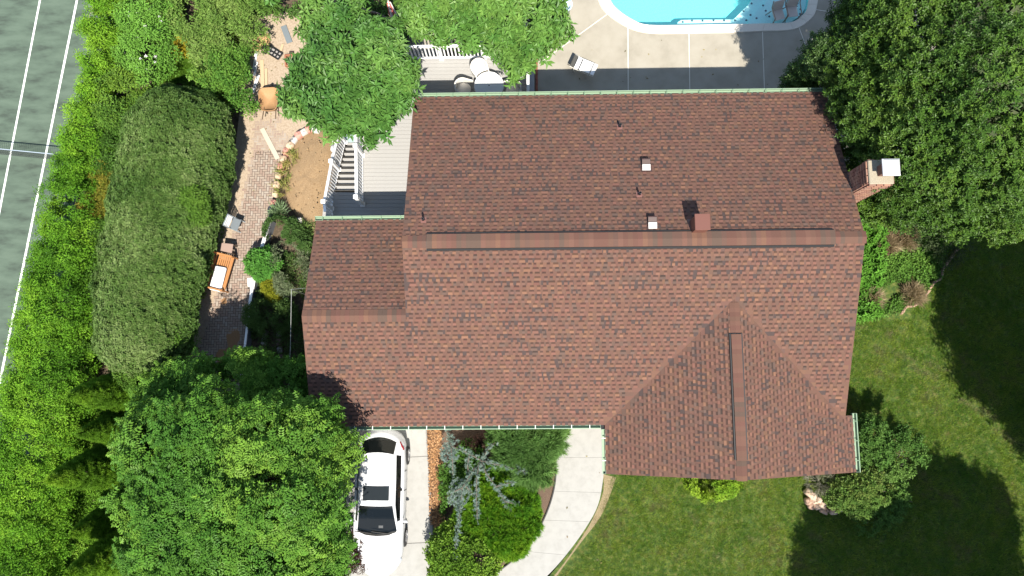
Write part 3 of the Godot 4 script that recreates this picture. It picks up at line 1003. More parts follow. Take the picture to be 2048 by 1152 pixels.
	for q in [[452, 668, 462, 655, 478, 650, 484, 672, 478, 690, 484, 712, 476, 728, 462, 722, 455, 738, 440, 742, 430, 730, 428, 712, 436, 698, 446, 700, 458, 688], [438, 598, 452, 594, 456, 606, 444, 612]]:
		struct("soil_spill", heap_mesh(smooth(poly(q), 3, true), 0.008, 0.018, 0.016, 8), ground_mat("orange_soil", [Color(0.26, 0.14, 0.065), Color(0.36, 0.21, 0.105)], Vector3(1.2, 1.2, 1.2), 0.03, 0.95, 1.0, 73))
	var dirt := ground_mat("bare_dirt", [Color(0.22, 0.14, 0.07), Color(0.29, 0.195, 0.105), Color(0.35, 0.25, 0.15)], Vector3(1.6, 1.6, 1.6), 0.025, 0.95, 2.0, 81, [], 0.3, 0.4)
	struct("dirt_mound", heap_mesh(smooth(poly([600, 266, 628, 255, 652, 262, 668, 285, 668, 330, 662, 380, 650, 440, 640, 480, 615, 478, 598, 440, 582, 418, 570, 390, 567, 350, 577, 305]), 4, true), 0.0, 0.38, 0.06, 16), dirt)

	# clods on the mound, fallen leaves and crumbs on the paving
	var clod := stone_mesh(Vector3(0.06, 0.045, 0.05), 5, 0.25)
	var cw := []
	var cc := []
	var mound := poly([606, 285, 640, 272, 656, 300, 652, 370, 634, 430, 606, 430, 590, 390, 580, 340])
	for k in 200:
		var p := P2(rng.randf_range(575, 660), rng.randf_range(265, 445))
		if Geometry2D.is_point_in_polygon(p, mound):
			cw.append(Transform3D(Basis(Vector3.UP, rng.randf() * TAU).scaled(Vector3.ONE * pow(rng.randf(), 2.0) * 0.9 + Vector3.ONE * 0.15), Vector3(p.x, 0.35 + rng.randf_range(-0.02, 0.015), p.y)))
			cc.append(pick([Color(0.22, 0.14, 0.07), Color(0.29, 0.195, 0.105), Color(0.32, 0.23, 0.14)], 0.15))
	kind(many("dirt_clods", clod, tint_mat("clod", 0.95), cw, cc, self), "stuff").set_meta("label", "loose clods of earth on the dirt mound")
	var chip := Geo.new()
	chip.box(Vector3(0.07, 0.012, 0.03), Transform3D(), 0.004)
	var chw := []
	var chc := []
	for k in 1500:
		var y := rng.randf_range(850, 1050)
		var p := P(rng.randf_range(854, 884) + (y - 850) * 0.03, y, 0.1)
		var bs := Basis(Vector3(rng.randf_range(-1, 1), rng.randf_range(-0.2, 0.2), rng.randf_range(-1, 1)).normalized(), rng.randf() * 0.7) * Basis(Vector3.UP, rng.randf() * TAU)
		chw.append(Transform3D(bs.scaled(Vector3.ONE * rng.randf_range(0.5, 1.3)), p + Vector3.UP * rng.randf_range(-0.01, 0.03)))
		chc.append(pick([Color(0.22, 0.11, 0.045), Color(0.33, 0.175, 0.075), Color(0.40, 0.24, 0.12), Color(0.12, 0.065, 0.035)], 0.2))
	kind(many("bark_chips", chip.done(), tint_mat("bark_chip", 0.95), chw, chc, self), "stuff").set_meta("label", "orange bark chips along the driveway's edge")
	var lfm := Geo.new()
	lfm.quad(Vector3(-0.03, 0, 0), Vector3(0, 0.006, 0.02), Vector3(0.04, 0.012, 0), Vector3(0, 0.004, -0.02))
	var lw2 := []
	var lc := []
	for k in 420:
		var q: Array = [[470, 230, 640, 740, 0.02, 0.5], [1120, 80, 1640, 180, PATIO, 0.2], [1115, 860, 1205, 1150, 0.025, 0.05], [500, 60, 600, 240, 0.01, 0.25]][k % 4]
		if rng.randf() > q[5]:
			continue
		var p := P(rng.randf_range(q[0], q[2]), rng.randf_range(q[1], q[3]), q[4])
		lw2.append(Transform3D(Basis(Vector3.UP, rng.randf() * TAU).scaled(Vector3.ONE * rng.randf_range(0.6, 1.6)), p + Vector3.UP * 0.008))
		lc.append(pick([Color(0.16, 0.11, 0.05), Color(0.10, 0.09, 0.04), Color(0.22, 0.18, 0.06)], 0.2))
	kind(many("fallen_leaves", lfm.done(), tint_mat("dry_leaf", 0.8), lw2, lc, self), "stuff").set_meta("label", "scattered fallen leaves on path and terrace")

func put_mesh(called: String, mesh: Mesh, material: Material) -> MeshInstance3D:
	return part(called, mesh, material, self)

# ---------------------------------------------------------------- pool and its terrace
func build_pool() -> void:
	var out_px := [1640, -190, 1640, -60, 1634, 9, 1622, 37, 1587, 59, 1525, 62.5, 1469, 65, 1378, 66.5, 1300, 66.5, 1256, 55, 1215, 28, 1197, 0, 1186, -60, 1190, -190]
	var in_px := [1622, -178, 1622, -60, 1617, 9, 1604, 32, 1580, 46, 1529, 48, 1469, 49.5, 1378, 51, 1298, 51, 1266, 41, 1235, 20, 1218, -4, 1206, -60, 1210, -178]
	var out := smooth(poly(out_px, PATIO), 4)
	var inn := smooth(poly(in_px, PATIO), 4)
	var terrace := ground_mat("terrace_concrete", [Color(0.262, 0.240, 0.194), Color(0.298, 0.274, 0.224), Color(0.318, 0.294, 0.244)], Vector3(7, 7, 7), 0.006, 0.85, 0.05, 91, [], 0.08)
	# terrace slabs radiate from the pool; white filler in the joints
	var hub := poly([900, -190, 900, 60, 930, 330, 1760, 330, 1900, 60, 1900, -190], PATIO)
	var base := Geo.new()
	var slabs := []
	var joints := [[1190, -190, 900, -190], [1215, 28, 1052, 146], [1256, 55, 1257, 330], [1378, 66.5, 1382, 330], [1525, 62.5, 1534, 330], [1598, 54, 1700, 330], [1632, 20, 1900, 60], [1640, -190, 1900, -190]]
	var idx := []
	for j in joints:
		var best := 0
		for k in out.size():
			if out[k].distance_to(P2(j[0], j[1], PATIO)) < out[best].distance_to(P2(j[0], j[1], PATIO)):
				best = k
		idx.append(best)
	var far_extra := {1: [900, 330], 5: [1800, 330]}
	for k in joints.size() - 1:
		var pl := PackedVector2Array()
		for j in range(idx[k], idx[k + 1] - 1, -1):
			pl.append(out[j])
		pl.append(P2(joints[k + 1][2], joints[k + 1][3], PATIO))
		if far_extra.has(k):
			pl.append(P2(far_extra[k][0], far_extra[k][1], PATIO))
		if k == 0:
			pl.append(P2(800, 146, PATIO))
			pl.append(P2(800, -190, PATIO))
		pl.append(P2(joints[k][2], joints[k][3], PATIO))
		slabs.append(pl)
		base.slab(pl, PATIO - 0.006, 0.0)
	var pt := struct("terrace", base.done(), flat_mat("joint_white", Color(0.66, 0.62, 0.54), 0.9))
	for pl in slabs:
		var g := Geo.new()
		for q in Geometry2D.offset_polygon(pl, -0.016):
			g.slab(q, PATIO, 0.05)
		part("concrete_slab", g.done(), terrace, pt)
	# the pool
	var plaster := ground_mat("pool_plaster", [Color(0.11, 0.58, 0.59), Color(0.14, 0.64, 0.645)], Vector3(3, 3, 3), 0.03, 0.6, 0.0, 95, [], 0.08)
	var pool := thing("swimming_pool", "turquoise swimming pool with rounded ends and pale coping", "swimming pool")
	var sh := Geo.new()
	var ring := PackedVector2Array(inn)
	sh.slab(ring, PATIO - 1.35, 0.0)
	for k in inn.size():
		var a := inn[k]
		var b := inn[(k + 1) % inn.size()]
		var mid := (a + b) * 0.5
		var cc := P2(1420, -60, PATIO)
		sh.quad_toward(Vector3(a.x, PATIO - 1.4, a.y), Vector3(b.x, PATIO - 1.4, b.y), Vector3(b.x, PATIO - 0.002, b.y), Vector3(a.x, PATIO - 0.002, a.y), Vector3(cc.x - mid.x, 0, cc.y - mid.y))
	part("pool_basin", sh.done(), plaster, pool)
	var pale := ground_mat("pool_step", [Color(0.40, 0.75, 0.76), Color(0.48, 0.80, 0.81)], Vector3(3, 3, 3), 0.03, 0.6, 0.0, 96, [], 0.06)
	var ledge := Geo.new()
	var st1 := poly([1356, 46, 1357, 41, 1364, 36.5, 1380, 36, 1469, 35.5, 1500, 5, 1520, -30, 1530, -80, 1622, -80, 1617, 9, 1604, 30, 1580, 44.5, 1529, 46.5, 1469, 48, 1378, 49.5], PATIO - 0.4)
	ledge.slab(st1, PATIO - 0.55, 0.8)
	part("pool_bench", ledge.done(), pale, pool)
	var st2 := Geo.new()
	st2.slab(poly([1497, 46, 1497, 38, 1530, 6, 1548, -25, 1556, -70, 1620, -70, 1615, 9, 1602, 30, 1579, 44.5, 1530, 46.5], PATIO - 0.3), PATIO - 0.36, 0.5)
	part("pool_step", st2.done(), pale, pool)
	var dot := Geo.new()
	dot.lathe([Vector2(0.045, 0.0), Vector2(0.045, 0.008), Vector2(0.0, 0.008)], 10)
	var dm := dot.done()
	var navy := flat_mat("navy_tile", Color(0.01, 0.03, 0.06), 0.3)
	for d in [[1365.6, 44, 0], [1384, 41.5, 0], [1405, 41.5, 0], [1427, 41, 0], [1448, 41, 0], [1470, 40.5, 0], [1487, 22.5, 0], [1492.5, 40.5, 0], [1503, 7, 0], [1513, 36.5, 1], [1501, 30, 0], [1526, 11, 1], [1531.5, 21.5, 1], [1551, 9, 1], [1574, 8, 1], [1595, 7, 1], [1601, 18.5, 1], [1600, 28, 1], [1538.5, 33, 1]]:
		var h: float = PATIO - (0.55 if d[2] == 0 else 0.36) + 0.002
		part("marker_tile", dm, navy, pool, Transform3D(Basis(), P(d[0], d[1], h)))
	var water := StandardMaterial3D.new()
	water.resource_name = "pool_water"
	water.transparency = BaseMaterial3D.TRANSPARENCY_ALPHA
	water.albedo_color = Color(0.55, 0.9, 0.95, 0.05)
	water.roughness = 0.04
	water.normal_enabled = true
	water.normal_scale = 0.5
	var nt := noise_tex(99, 0.03, [], 512, 3)
	nt.as_normal_map = true
	nt.bump_strength = 3.0
	water.normal_texture = nt
	water.uv1_triplanar = true
	water.uv1_world_triplanar = true
	water.uv1_scale = Vector3(0.5, 0.5, 0.5)
	var wg := Geo.new()
	wg.slab(ring, PATIO - 0.10)
	kind(put_mesh("water", wg.done(), water), "structure")
	# coping stones
	var cop := ground_mat("coping_stone", [Color(0.60, 0.55, 0.47), Color(0.68, 0.63, 0.55)], Vector3(1.5, 1.5, 1.5), 0.03, 0.8, 0.1, 97, [], 0.06)
	var cuts := [0, 4, 8, 11, 13, 16, 20, 24, 28, 32, 36, 40, 44, 48, out.size() - 1]
	for k in cuts.size() - 1:
		var pl := PackedVector2Array()
		for j in range(cuts[k], cuts[k + 1] + 1):
			pl.append(out[j])
		for j in range(cuts[k + 1], cuts[k] - 1, -1):
			pl.append(inn[j] + (inn[j] - out[j]).normalized() * 0.02)
		var g := Geo.new()
		for q in Geometry2D.offset_polygon(pl, -0.004):
			g.slab(q, PATIO + 0.03, 0.10)
		part("coping_stone", g.done(), cop, pool)
	# brick border beside the deck
	var bb := Geo.new()
	bb.box(Vector3(0.1, 0.07, 0.2), Transform3D(), 0.008)
	var bmesh := bb.done()
	var strip := thing("brick_border", "row of red bricks between the deck steps and the pool terrace", "brick border", P(1073, 172, PATIO))
	for k in 12:
		part("brick", bmesh, flat_mat("red_brick", Color(0.24, 0.085, 0.055), 0.9), strip, Transform3D(Basis(), Vector3(0.01 * (k % 2), 0.035, -1.2 + k * 0.21)))
	var curb := Geo.new()
	curb.box(Vector3(0.24, 0.42, 2.6), Transform3D(Basis(), Vector3(-0.22, 0.21, 0.1)), 0.01)
	part("concrete_step", curb.done(), flat_mat("grey_step", Color(0.3, 0.3, 0.3), 0.9), strip)

# ---------------------------------------------------------------- deck
func rail_run(deck: Node3D, a: Vector3, b: Vector3, high: float, n: int, posts: Array, m: Material) -> void:
	# a, b: on the floor; balusters between a top and a bottom rail
	var up := Vector3.UP * high
	var g := Geo.new()
	g.bar(a + up, b + up, 0.10, 0.055, 0.01)
	var rail := part("railing", g.done(), m, deck)
	var lo := Geo.new()
	lo.bar(a + Vector3.UP * 0.10, b + Vector3.UP * 0.10, 0.07, 0.05, 0.008)
	part("bottom_rail", lo.done(), m, rail)
	var bal := Geo.new()
	bal.box(Vector3(0.052, high - 0.15, 0.052))
	var bm := bal.done()
	for k in n:
		var t := (k + 0.5) / n
		part("baluster", bm, m, rail, Transform3D(Basis(Vector3.UP, 0.0), a.lerp(b, t) + Vector3.UP * (high * 0.5 + 0.035)))
	var po := Geo.new()
	po.box(Vector3(0.125, high + 0.12, 0.125), Transform3D(Basis(), Vector3.UP * (high + 0.12) * 0.5), 0.008)
	po.box(Vector3(0.16, 0.05, 0.16), Transform3D(Basis(), Vector3.UP * (high + 0.14)), 0.015)
	po.box(Vector3(0.17, 0.05, 0.17), Transform3D(Basis(), Vector3.UP * 0.025), 0.01)
	var pm := po.done()
	for t in posts:
		part("post", pm, m, rail, Transform3D(Basis(), a.lerp(b, t)))

func build_deck() -> void:
	var deck := thing("deck", "grey board deck with white railings and a flight of steps", "deck", Vector3.ZERO)
	var vinyl := flat_mat("white_vinyl", Color(0.80, 0.80, 0.80), 0.45)
	var zw := ZB + 0.47
	var x1 := P(1058, 112, DECK).x
	var xs := P(724, 390, DECK).x
	var tl := P2(806, 118, DECK)
	var xw := XL + 0.36
	var zl := WZB + 0.44
	var low := P2(650, 384, DECK)
	var xc := P(716, 384, DECK).x
	var zc := P(716, 385, DECK).z
	var outline := PackedVector2Array([tl, Vector2(x1, tl.y - 0.06), Vector2(x1, zw), Vector2(xw, zw + 0.1), Vector2(xw, zl), Vector2(low.x - 0.15, zl), Vector2(low.x, low.y), Vector2(xc, zc), Vector2(xs - 0.05, P(722, 230, DECK).z), Vector2(P(740, 190, DECK).x, P(740, 190, DECK).z)])
	var bm := [ground_mat("deck_board", [Color(0.275, 0.27, 0.26), Color(0.31, 0.305, 0.295), Color(0.33, 0.325, 0.315)], Vector3(2.6, 0.4, 0.15), 0.02, 0.75, 0.1, 101, [], 0.1, 0.5)]
	var pitch := 0.1465
	var z := tl.y - 0.1
	while z < zl:
		var cell := PackedVector2Array([Vector2(-20, z + 0.0035), Vector2(20, z + 0.0035), Vector2(20, z + pitch - 0.0035), Vector2(-20, z + pitch - 0.0035)])
		for got in Geometry2D.intersect_polygons(cell, outline):
			if absf(Geometry2D.triangulate_polygon(got).size()) < 3:
				continue
			var g := Geo.new()
			g.slab(got, DECK, 0.028)
			part("deck_board", g.done(), bm[0], deck)
		z += pitch
	var fr := Geo.new()
	for got in Geometry2D.offset_polygon(outline, -0.03):
		fr.slab(got, DECK - 0.032, 0.25)
	part("deck_frame", fr.done(), flat_mat("dark_joists", Color(0.02, 0.018, 0.016), 0.9), deck)
	# railings
	var a := Vector3(tl.x + 0.05, DECK, tl.y + 0.02)
	var b := Vector3(x1 - 0.05, DECK, tl.y - 0.05)
	rail_run(deck, a, b, 1.05, 34, [0.0, 0.305, 0.65, 1.0], vinyl)
	rail_run(deck, Vector3(x1 - 0.05, DECK, tl.y + 0.1), Vector3(x1 - 0.05, DECK, zw - 0.2), 1.05, 11, [0.92], vinyl)
	rail_run(deck, a + Vector3(-0.05, 0, 0.12), Vector3(P(740, 190, DECK).x + 0.1, DECK, P(740, 190, DECK).z), 1.05, 12, [], vinyl)
	var r0 := P(724, 240, DECK)
	var r1 := P(725, 311, DECK)
	var r2 := P(726, 409, DECK)
	rail_run(deck, r0, r1, 1.05, 10, [1.0], vinyl)
	rail_run(deck, r1, r2, 1.05, 15, [1.0], vinyl)
	# steps down to the landing: ten risers
	var n := 9
	var top := P(690, 384, DECK)
	var bot := P(702, 286, 0.16)
	var stairs_g := Geo.new()
	for k in range(1, n + 1):
		var t := float(k) / n
		var y := lerpf(DECK, 0.16, t)
		var zf := lerpf(top.z, bot.z, t)
		stairs_g.box(Vector3(1.0, 0.15, 0.02), Transform3D(Basis(), Vector3(-6.55, y + 0.085, zf + 0.2)))
	for s in [-7.0, -6.02]:
		stairs_g.bar(Vector3(s, DECK - 0.17, top.z), Vector3(s, 0.0, bot.z + 0.05), 0.05, 0.26)
	var stairs := part("stairs", stairs_g.done(), flat_mat("riser_dark", Color(0.05, 0.047, 0.043), 0.9), deck)
	for k in range(1, n + 1):
		var t := float(k) / n
		var y := lerpf(DECK, 0.16, t)
		var zf := lerpf(top.z, bot.z, t)
		var tr := Geo.new()
		tr.box(Vector3(lerpf(1.02, 0.95, t), 0.03, 0.215), Transform3D(Basis(), Vector3(-6.53, y - 0.005, zf + 0.09)), 0.006)
		part("stair_tread", tr.done(), bm[0], stairs)
	var ls := P(702, 262, 0.12)
	var lg := Geo.new()
	lg.box(Vector3(0.62, 0.14, 0.95), Transform3D(Basis(), Vector3(ls.x, 0.07, ls.z + 0.02)), 0.02)
	part("landing", lg.done(), flat_mat("pale_blue_slab", Color(0.27, 0.35, 0.36), 0.7), stairs)
	# left stair rail: level at the deck, then down along the steps
	var q0 := P(666, 436, DECK)
	var q1 := P(664, 418, DECK)
	rail_run(deck, q0, q1, 1.05, 3, [1.0], vinyl)
	var q2 := P(678, 340, 1.0)
	var q3 := P(691, 285, 0.2)
	rail_run(deck, q1, q2, 1.05, 13, [1.0], vinyl)
	rail_run(deck, q2, q3, 1.05, 10, [1.0], vinyl)

# ---------------------------------------------------------------- the car
func build_car() -> void:
	var car := thing("parked_car", "white car with dark sunroof parked half under the leafy tree", "car", Vector3(-5.25, 0.004, 4.80), -0.012)
	var paint := flat_mat("white_car_paint", Color(0.60, 0.61, 0.625), 0.3)
	paint.clearcoat_enabled = true
	paint.clearcoat = 0.6
	paint.clearcoat_roughness = 0.06
	var glass := StandardMaterial3D.new()
	glass.resource_name = "tinted_glass"
	glass.transparency = BaseMaterial3D.TRANSPARENCY_ALPHA
	glass.albedo_color = Color(0.05, 0.07, 0.07, 0.62)
	glass.roughness = 0.04
	# z, half-width, shoulder height, top height, half-width at the top
	var st := [
		[-2.53, 0.66, 0.50, 0.56, 0.50], [-2.50, 0.78, 0.66, 0.74, 0.58], [-2.44, 0.84, 0.80, 0.94, 0.60], [-2.36, 0.87, 0.90, 1.08, 0.62], [-2.26, 0.885, 0.93, 1.12, 0.62],
		[-1.80, 0.915, 0.95, 1.36, 0.57], [-1.4, 0.925, 0.955, 1.42, 0.585], [-0.9, 0.93, 0.955, 1.45, 0.60], [-0.45, 0.93, 0.95, 1.455, 0.60], [0.0, 0.93, 0.945, 1.42, 0.595],
		[0.33, 0.93, 0.94, 1.29, 0.63], [0.66, 0.93, 0.935, 1.15, 0.67], [1.0, 0.93, 0.93, 1.01, 0.72], [1.4, 0.93, 0.90, 0.985, 0.70], [1.8, 0.92, 0.86, 0.935, 0.66], [2.1, 0.90, 0.79, 0.865, 0.60], [2.33, 0.86, 0.70, 0.765, 0.52], [2.45, 0.78, 0.58, 0.64, 0.44], [2.51, 0.68, 0.46, 0.50, 0.34]]
	var ring := func(s: Array) -> Array:
		var w: float = s[1]
		var yb: float = s[2]
		var yt: float = s[3]
		var wt: float = s[4]
		var z: float = s[0]
		var half := [Vector3(w * 0.90, 0.20, z), Vector3(w * 0.985, minf(0.34, yb * 0.6), z), Vector3(w, minf(0.55, yb * 0.82), z), Vector3(w * 0.985, lerpf(0.55, yb, 0.7) if yb > 0.6 else yb * 0.92, z), Vector3(w * 0.945, yb, z), Vector3(lerpf(w * 0.90, wt, 0.12), yb + 0.03, z), Vector3(lerpf(w * 0.9, wt, 0.66), lerpf(yb, yt, 0.68), z), Vector3(wt, lerpf(yb, yt, 0.93), z), Vector3(wt * 0.66, yt - 0.014, z), Vector3(wt * 0.3, yt - 0.003, z), Vector3(0, yt, z)]
		var all := []
		for p in half:
			all.append(p)
		for k in range(half.size() - 2, -1, -1):
			all.append(Vector3(-half[k].x, half[k].y, half[k].z))
		# panels bow outward at both ends in plan
		var bow := 0.20 * smoothstep(-0.4, 0.9, z) + 0.50 * smoothstep(1.0, 2.5, z) - 0.20 * smoothstep(-1.1, -1.8, z) - 0.30 * smoothstep(-1.9, -2.5, z)
		for k in all.size():
			var f: float = all[k].x / 0.93
			all[k].z += bow * (0.34 - f * f)
		return all
	var body := Geo.new(true)
	var wind := Geo.new(true)
	var rear := Geo.new(true)
	var sides := [Geo.new(true), Geo.new(true)]
	for k in st.size() - 1:
		var a: Array = ring.call(st[k])
		var b: Array = ring.call(st[k + 1])
		var n := a.size()
		for j in n - 1:
			var to := body
			var mid := (n - 1) / 2
			var top := j >= 7 and j < n - 8
			if top and k >= 9 and k <= 11:
				to = wind
			elif top and k == 4:
				to = rear
			elif (j == 5 or j == n - 7) and k >= 5 and k <= 10:
				to = sides[0 if j == 5 else 1]
			var c: Vector3 = (a[j] + b[j + 1]) * 0.5
			to.quad_toward(a[j], a[j + 1], b[j + 1], b[j], c - Vector3(0, 0.5, c.z * 0.8))
	for e in [0, st.size() - 1]:
		var a: Array = ring.call(st[e])
		for j in range(1, a.size() - 1):
			body.quad_toward(a[0], a[j], a[j + 1], a[j + 1], Vector3(0, 0, -1 if e == 0 else 1))
	part("body", body.done(), paint, car)
	part("windshield", wind.done(), glass, car)
	part("rear_window", rear.done(), glass, car)
	for s in sides:
		part("side_window", s.done(), glass, car)
	# pillars over the side glass, roof opening, shut lines
	var pl := Geo.new()
	for s in [-1.0, 1.0]:
		pl.bar(Vector3(s * 0.85, 0.975, -0.5), Vector3(s * 0.71, 1.29, -0.54), 0.08, 0.02, 0.0, Vector3(s, 0.4, 0))
	part("window_trim", pl.done(), flat_mat("black_trim", Color(0.01, 0.01, 0.01), 0.3), car)
	var sr := Geo.new()
	sr.box(Vector3(0.94, 0.02, 0.5), Transform3D(Basis(Vector3.RIGHT, 0.03), Vector3(0, 1.458, -0.44)), 0.012)
	part("sunroof", sr.done(), flat_mat("dark_glass", Color(0.02, 0.025, 0.03), 0.05), car)
	# cabin: floor, dashboard, seats
	var fl := Geo.new()
	fl.box(Vector3(1.6, 0.3, 3.2), Transform3D(Basis(), Vector3(0, 0.4, -0.6)))
	fl.box(Vector3(1.45, 0.14, 0.5), Transform3D(Basis(Vector3.RIGHT, 0.1), Vector3(0, 0.87, 0.75)), 0.04)
	part("dashboard", fl.done(), flat_mat("cabin_dark", Color(0.035, 0.034, 0.033), 0.8), car)
	for q in [[-0.37, -0.25], [0.37, -0.25], [-0.37, -1.25], [0.37, -1.25]]:
		var sg := Geo.new(true)
		sg.box(Vector3(0.5, 0.16, 0.5), Transform3D(Basis(), Vector3(q[0], 0.62, q[1] + 0.2)), 0.06)
		sg.box(Vector3(0.48, 0.6, 0.16), Transform3D(Basis(Vector3.RIGHT, -0.2), Vector3(q[0], 0.9, q[1] - 0.1)), 0.06)
		part("seat", sg.done(), flat_mat("grey_leather", Color(0.16, 0.155, 0.15), 0.6), car)
	var sw := Geo.new(true)
	var rim_pts := []
	for k in 17:
		rim_pts.append(Vector3(-0.37 + cos(TAU * k / 16.0) * 0.18, 0.93 + sin(TAU * k / 16.0) * 0.15, 0.42 + sin(TAU * k / 16.0) * 0.09))
	sw.tube(rim_pts, [0.016], 6)
	part("steering_wheel", sw.done(), flat_mat("black_trim", Color(0.01, 0.01, 0.01), 0.3), car)
	var note := Geo.new()
	note.box(Vector3(0.16, 0.006, 0.09), Transform3D(Basis(Vector3.RIGHT, 0.1), Vector3(0.12, 0.955, 0.82)))
	part("paper_note", note.done(), flat_mat("paper", Color(0.7, 0.7, 0.7), 0.8), car)
	var rr := Geo.new()
	for s in [-1.0, 1.0]:
		rr.bar(Vector3(s * 0.555, 1.395, -1.6), Vector3(s * 0.585, 1.435, -0.2), 0.02, 0.025, 0.006)
	part("roof_rail", rr.done(), flat_mat("grey_trim", Color(0.25, 0.25, 0.26), 0.3), car)
	var seam := Geo.new()
	for s in [-1.0, 1.0]:
		seam.bar(Vector3(s * 0.70, 0.975, 1.1), Vector3(s * 0.60, 0.80, 2.12), 0.014, 0.012)
		for z in [-1.15, -0.45, 0.72]:
			seam.bar(Vector3(s * 0.918, 0.9, z), Vector3(s * 0.935, 0.45, z), 0.012, 0.02, 0.0, Vector3.RIGHT)
	part("shut_lines", seam.done(), flat_mat("shut_line", Color(0.06, 0.06, 0.06), 0.6), car)
	var cowl := Geo.new()
	for s in [-1.0, 1.0]:
		cowl.bar(Vector3(0, 1.012, 1.10), Vector3(s * 0.40, 1.008, 1.065), 0.085, 0.022)
		cowl.bar(Vector3(s * 0.40, 1.008, 1.065), Vector3(s * 0.72, 0.99, 0.94), 0.085, 0.022)
	part("cowl", cowl.done(), flat_mat("black_trim", Color(0.01, 0.01, 0.01), 0.3), car)
	for s in [-1.0, 1.0]:
		var wp := Geo.new()
		wp.bar(Vector3(s * 0.3 + 0.1, 1.04, 1.04), Vector3(s * 0.3 - 0.5, 1.08, 0.97), 0.022, 0.02)
		part("wiper", wp.done(), flat_mat("black_trim", Color(0.01, 0.01, 0.01), 0.3), car)
		var mr := Geo.new(true)
		mr.box(Vector3(0.2, 0.13, 0.1), Transform3D(Basis(Vector3.UP, s * -0.25), Vector3(s * 1.01, 1.0, 0.60)), 0.04)
		part("mirror", mr.done(), paint, car)
		var hl := Geo.new(true)
		hl.box(Vector3(0.22, 0.08, 0.36), Transform3D(Basis(Vector3.UP, s * -0.55) * Basis(Vector3.RIGHT, 0.3), Vector3(s * 0.73, 0.68, 2.08)), 0.035)
		part("headlight", hl.done(), flat_mat("lamp_glass", Color(0.55, 0.57, 0.6), 0.1, 0.4), car)
		var tl := Geo.new(true)
		tl.box(Vector3(0.07, 0.10, 0.36), Transform3D(Basis(Vector3.UP, s * 0.5), Vector3(s * 0.79, 0.945, -2.08)), 0.03)
		part("taillight", tl.done(), flat_mat("red_lamp", Color(0.20, 0.006, 0.012), 0.2), car)
		for z in [-1.66, 1.30]:
			var ty := Geo.new(true)
			var side := Basis(Vector3.BACK, -s * PI / 2)
			ty.lathe([Vector2(0.22, -0.10), Vector2(0.33, -0.10), Vector2(0.345, -0.05), Vector2(0.345, 0.07), Vector2(0.325, 0.105), Vector2(0.24, 0.105)], 28, Transform3D(side, Vector3.ZERO))
			var wh := part("wheel", ty.done(), flat_mat("tyre_rubber", Color(0.018, 0.018, 0.018), 0.9), car, Transform3D(Basis(), Vector3(s * 0.862, 0.345, z)))
			var rim := Geo.new()
			rim.lathe([Vector2(0.0, 0.06), Vector2(0.06, 0.075), Vector2(0.07, 0.05)], 12, Transform3D(side, Vector3.ZERO))
			rim.lathe([Vector2(0.215, 0.03), Vector2(0.235, 0.105), Vector2(0.245, 0.10)], 28, Transform3D(side, Vector3.ZERO))
			for q in 10:
				var an := TAU * q / 10.0
				rim.bar(Vector3(s * 0.08, cos(an) * 0.05, sin(an) * 0.05), Vector3(s * 0.085, cos(an) * 0.23, sin(an) * 0.23), 0.035, 0.03, 0.0, Vector3.RIGHT)
			part("rim", rim.done(), flat_mat("alloy", Color(0.35, 0.35, 0.36), 0.3, 0.7), wh)

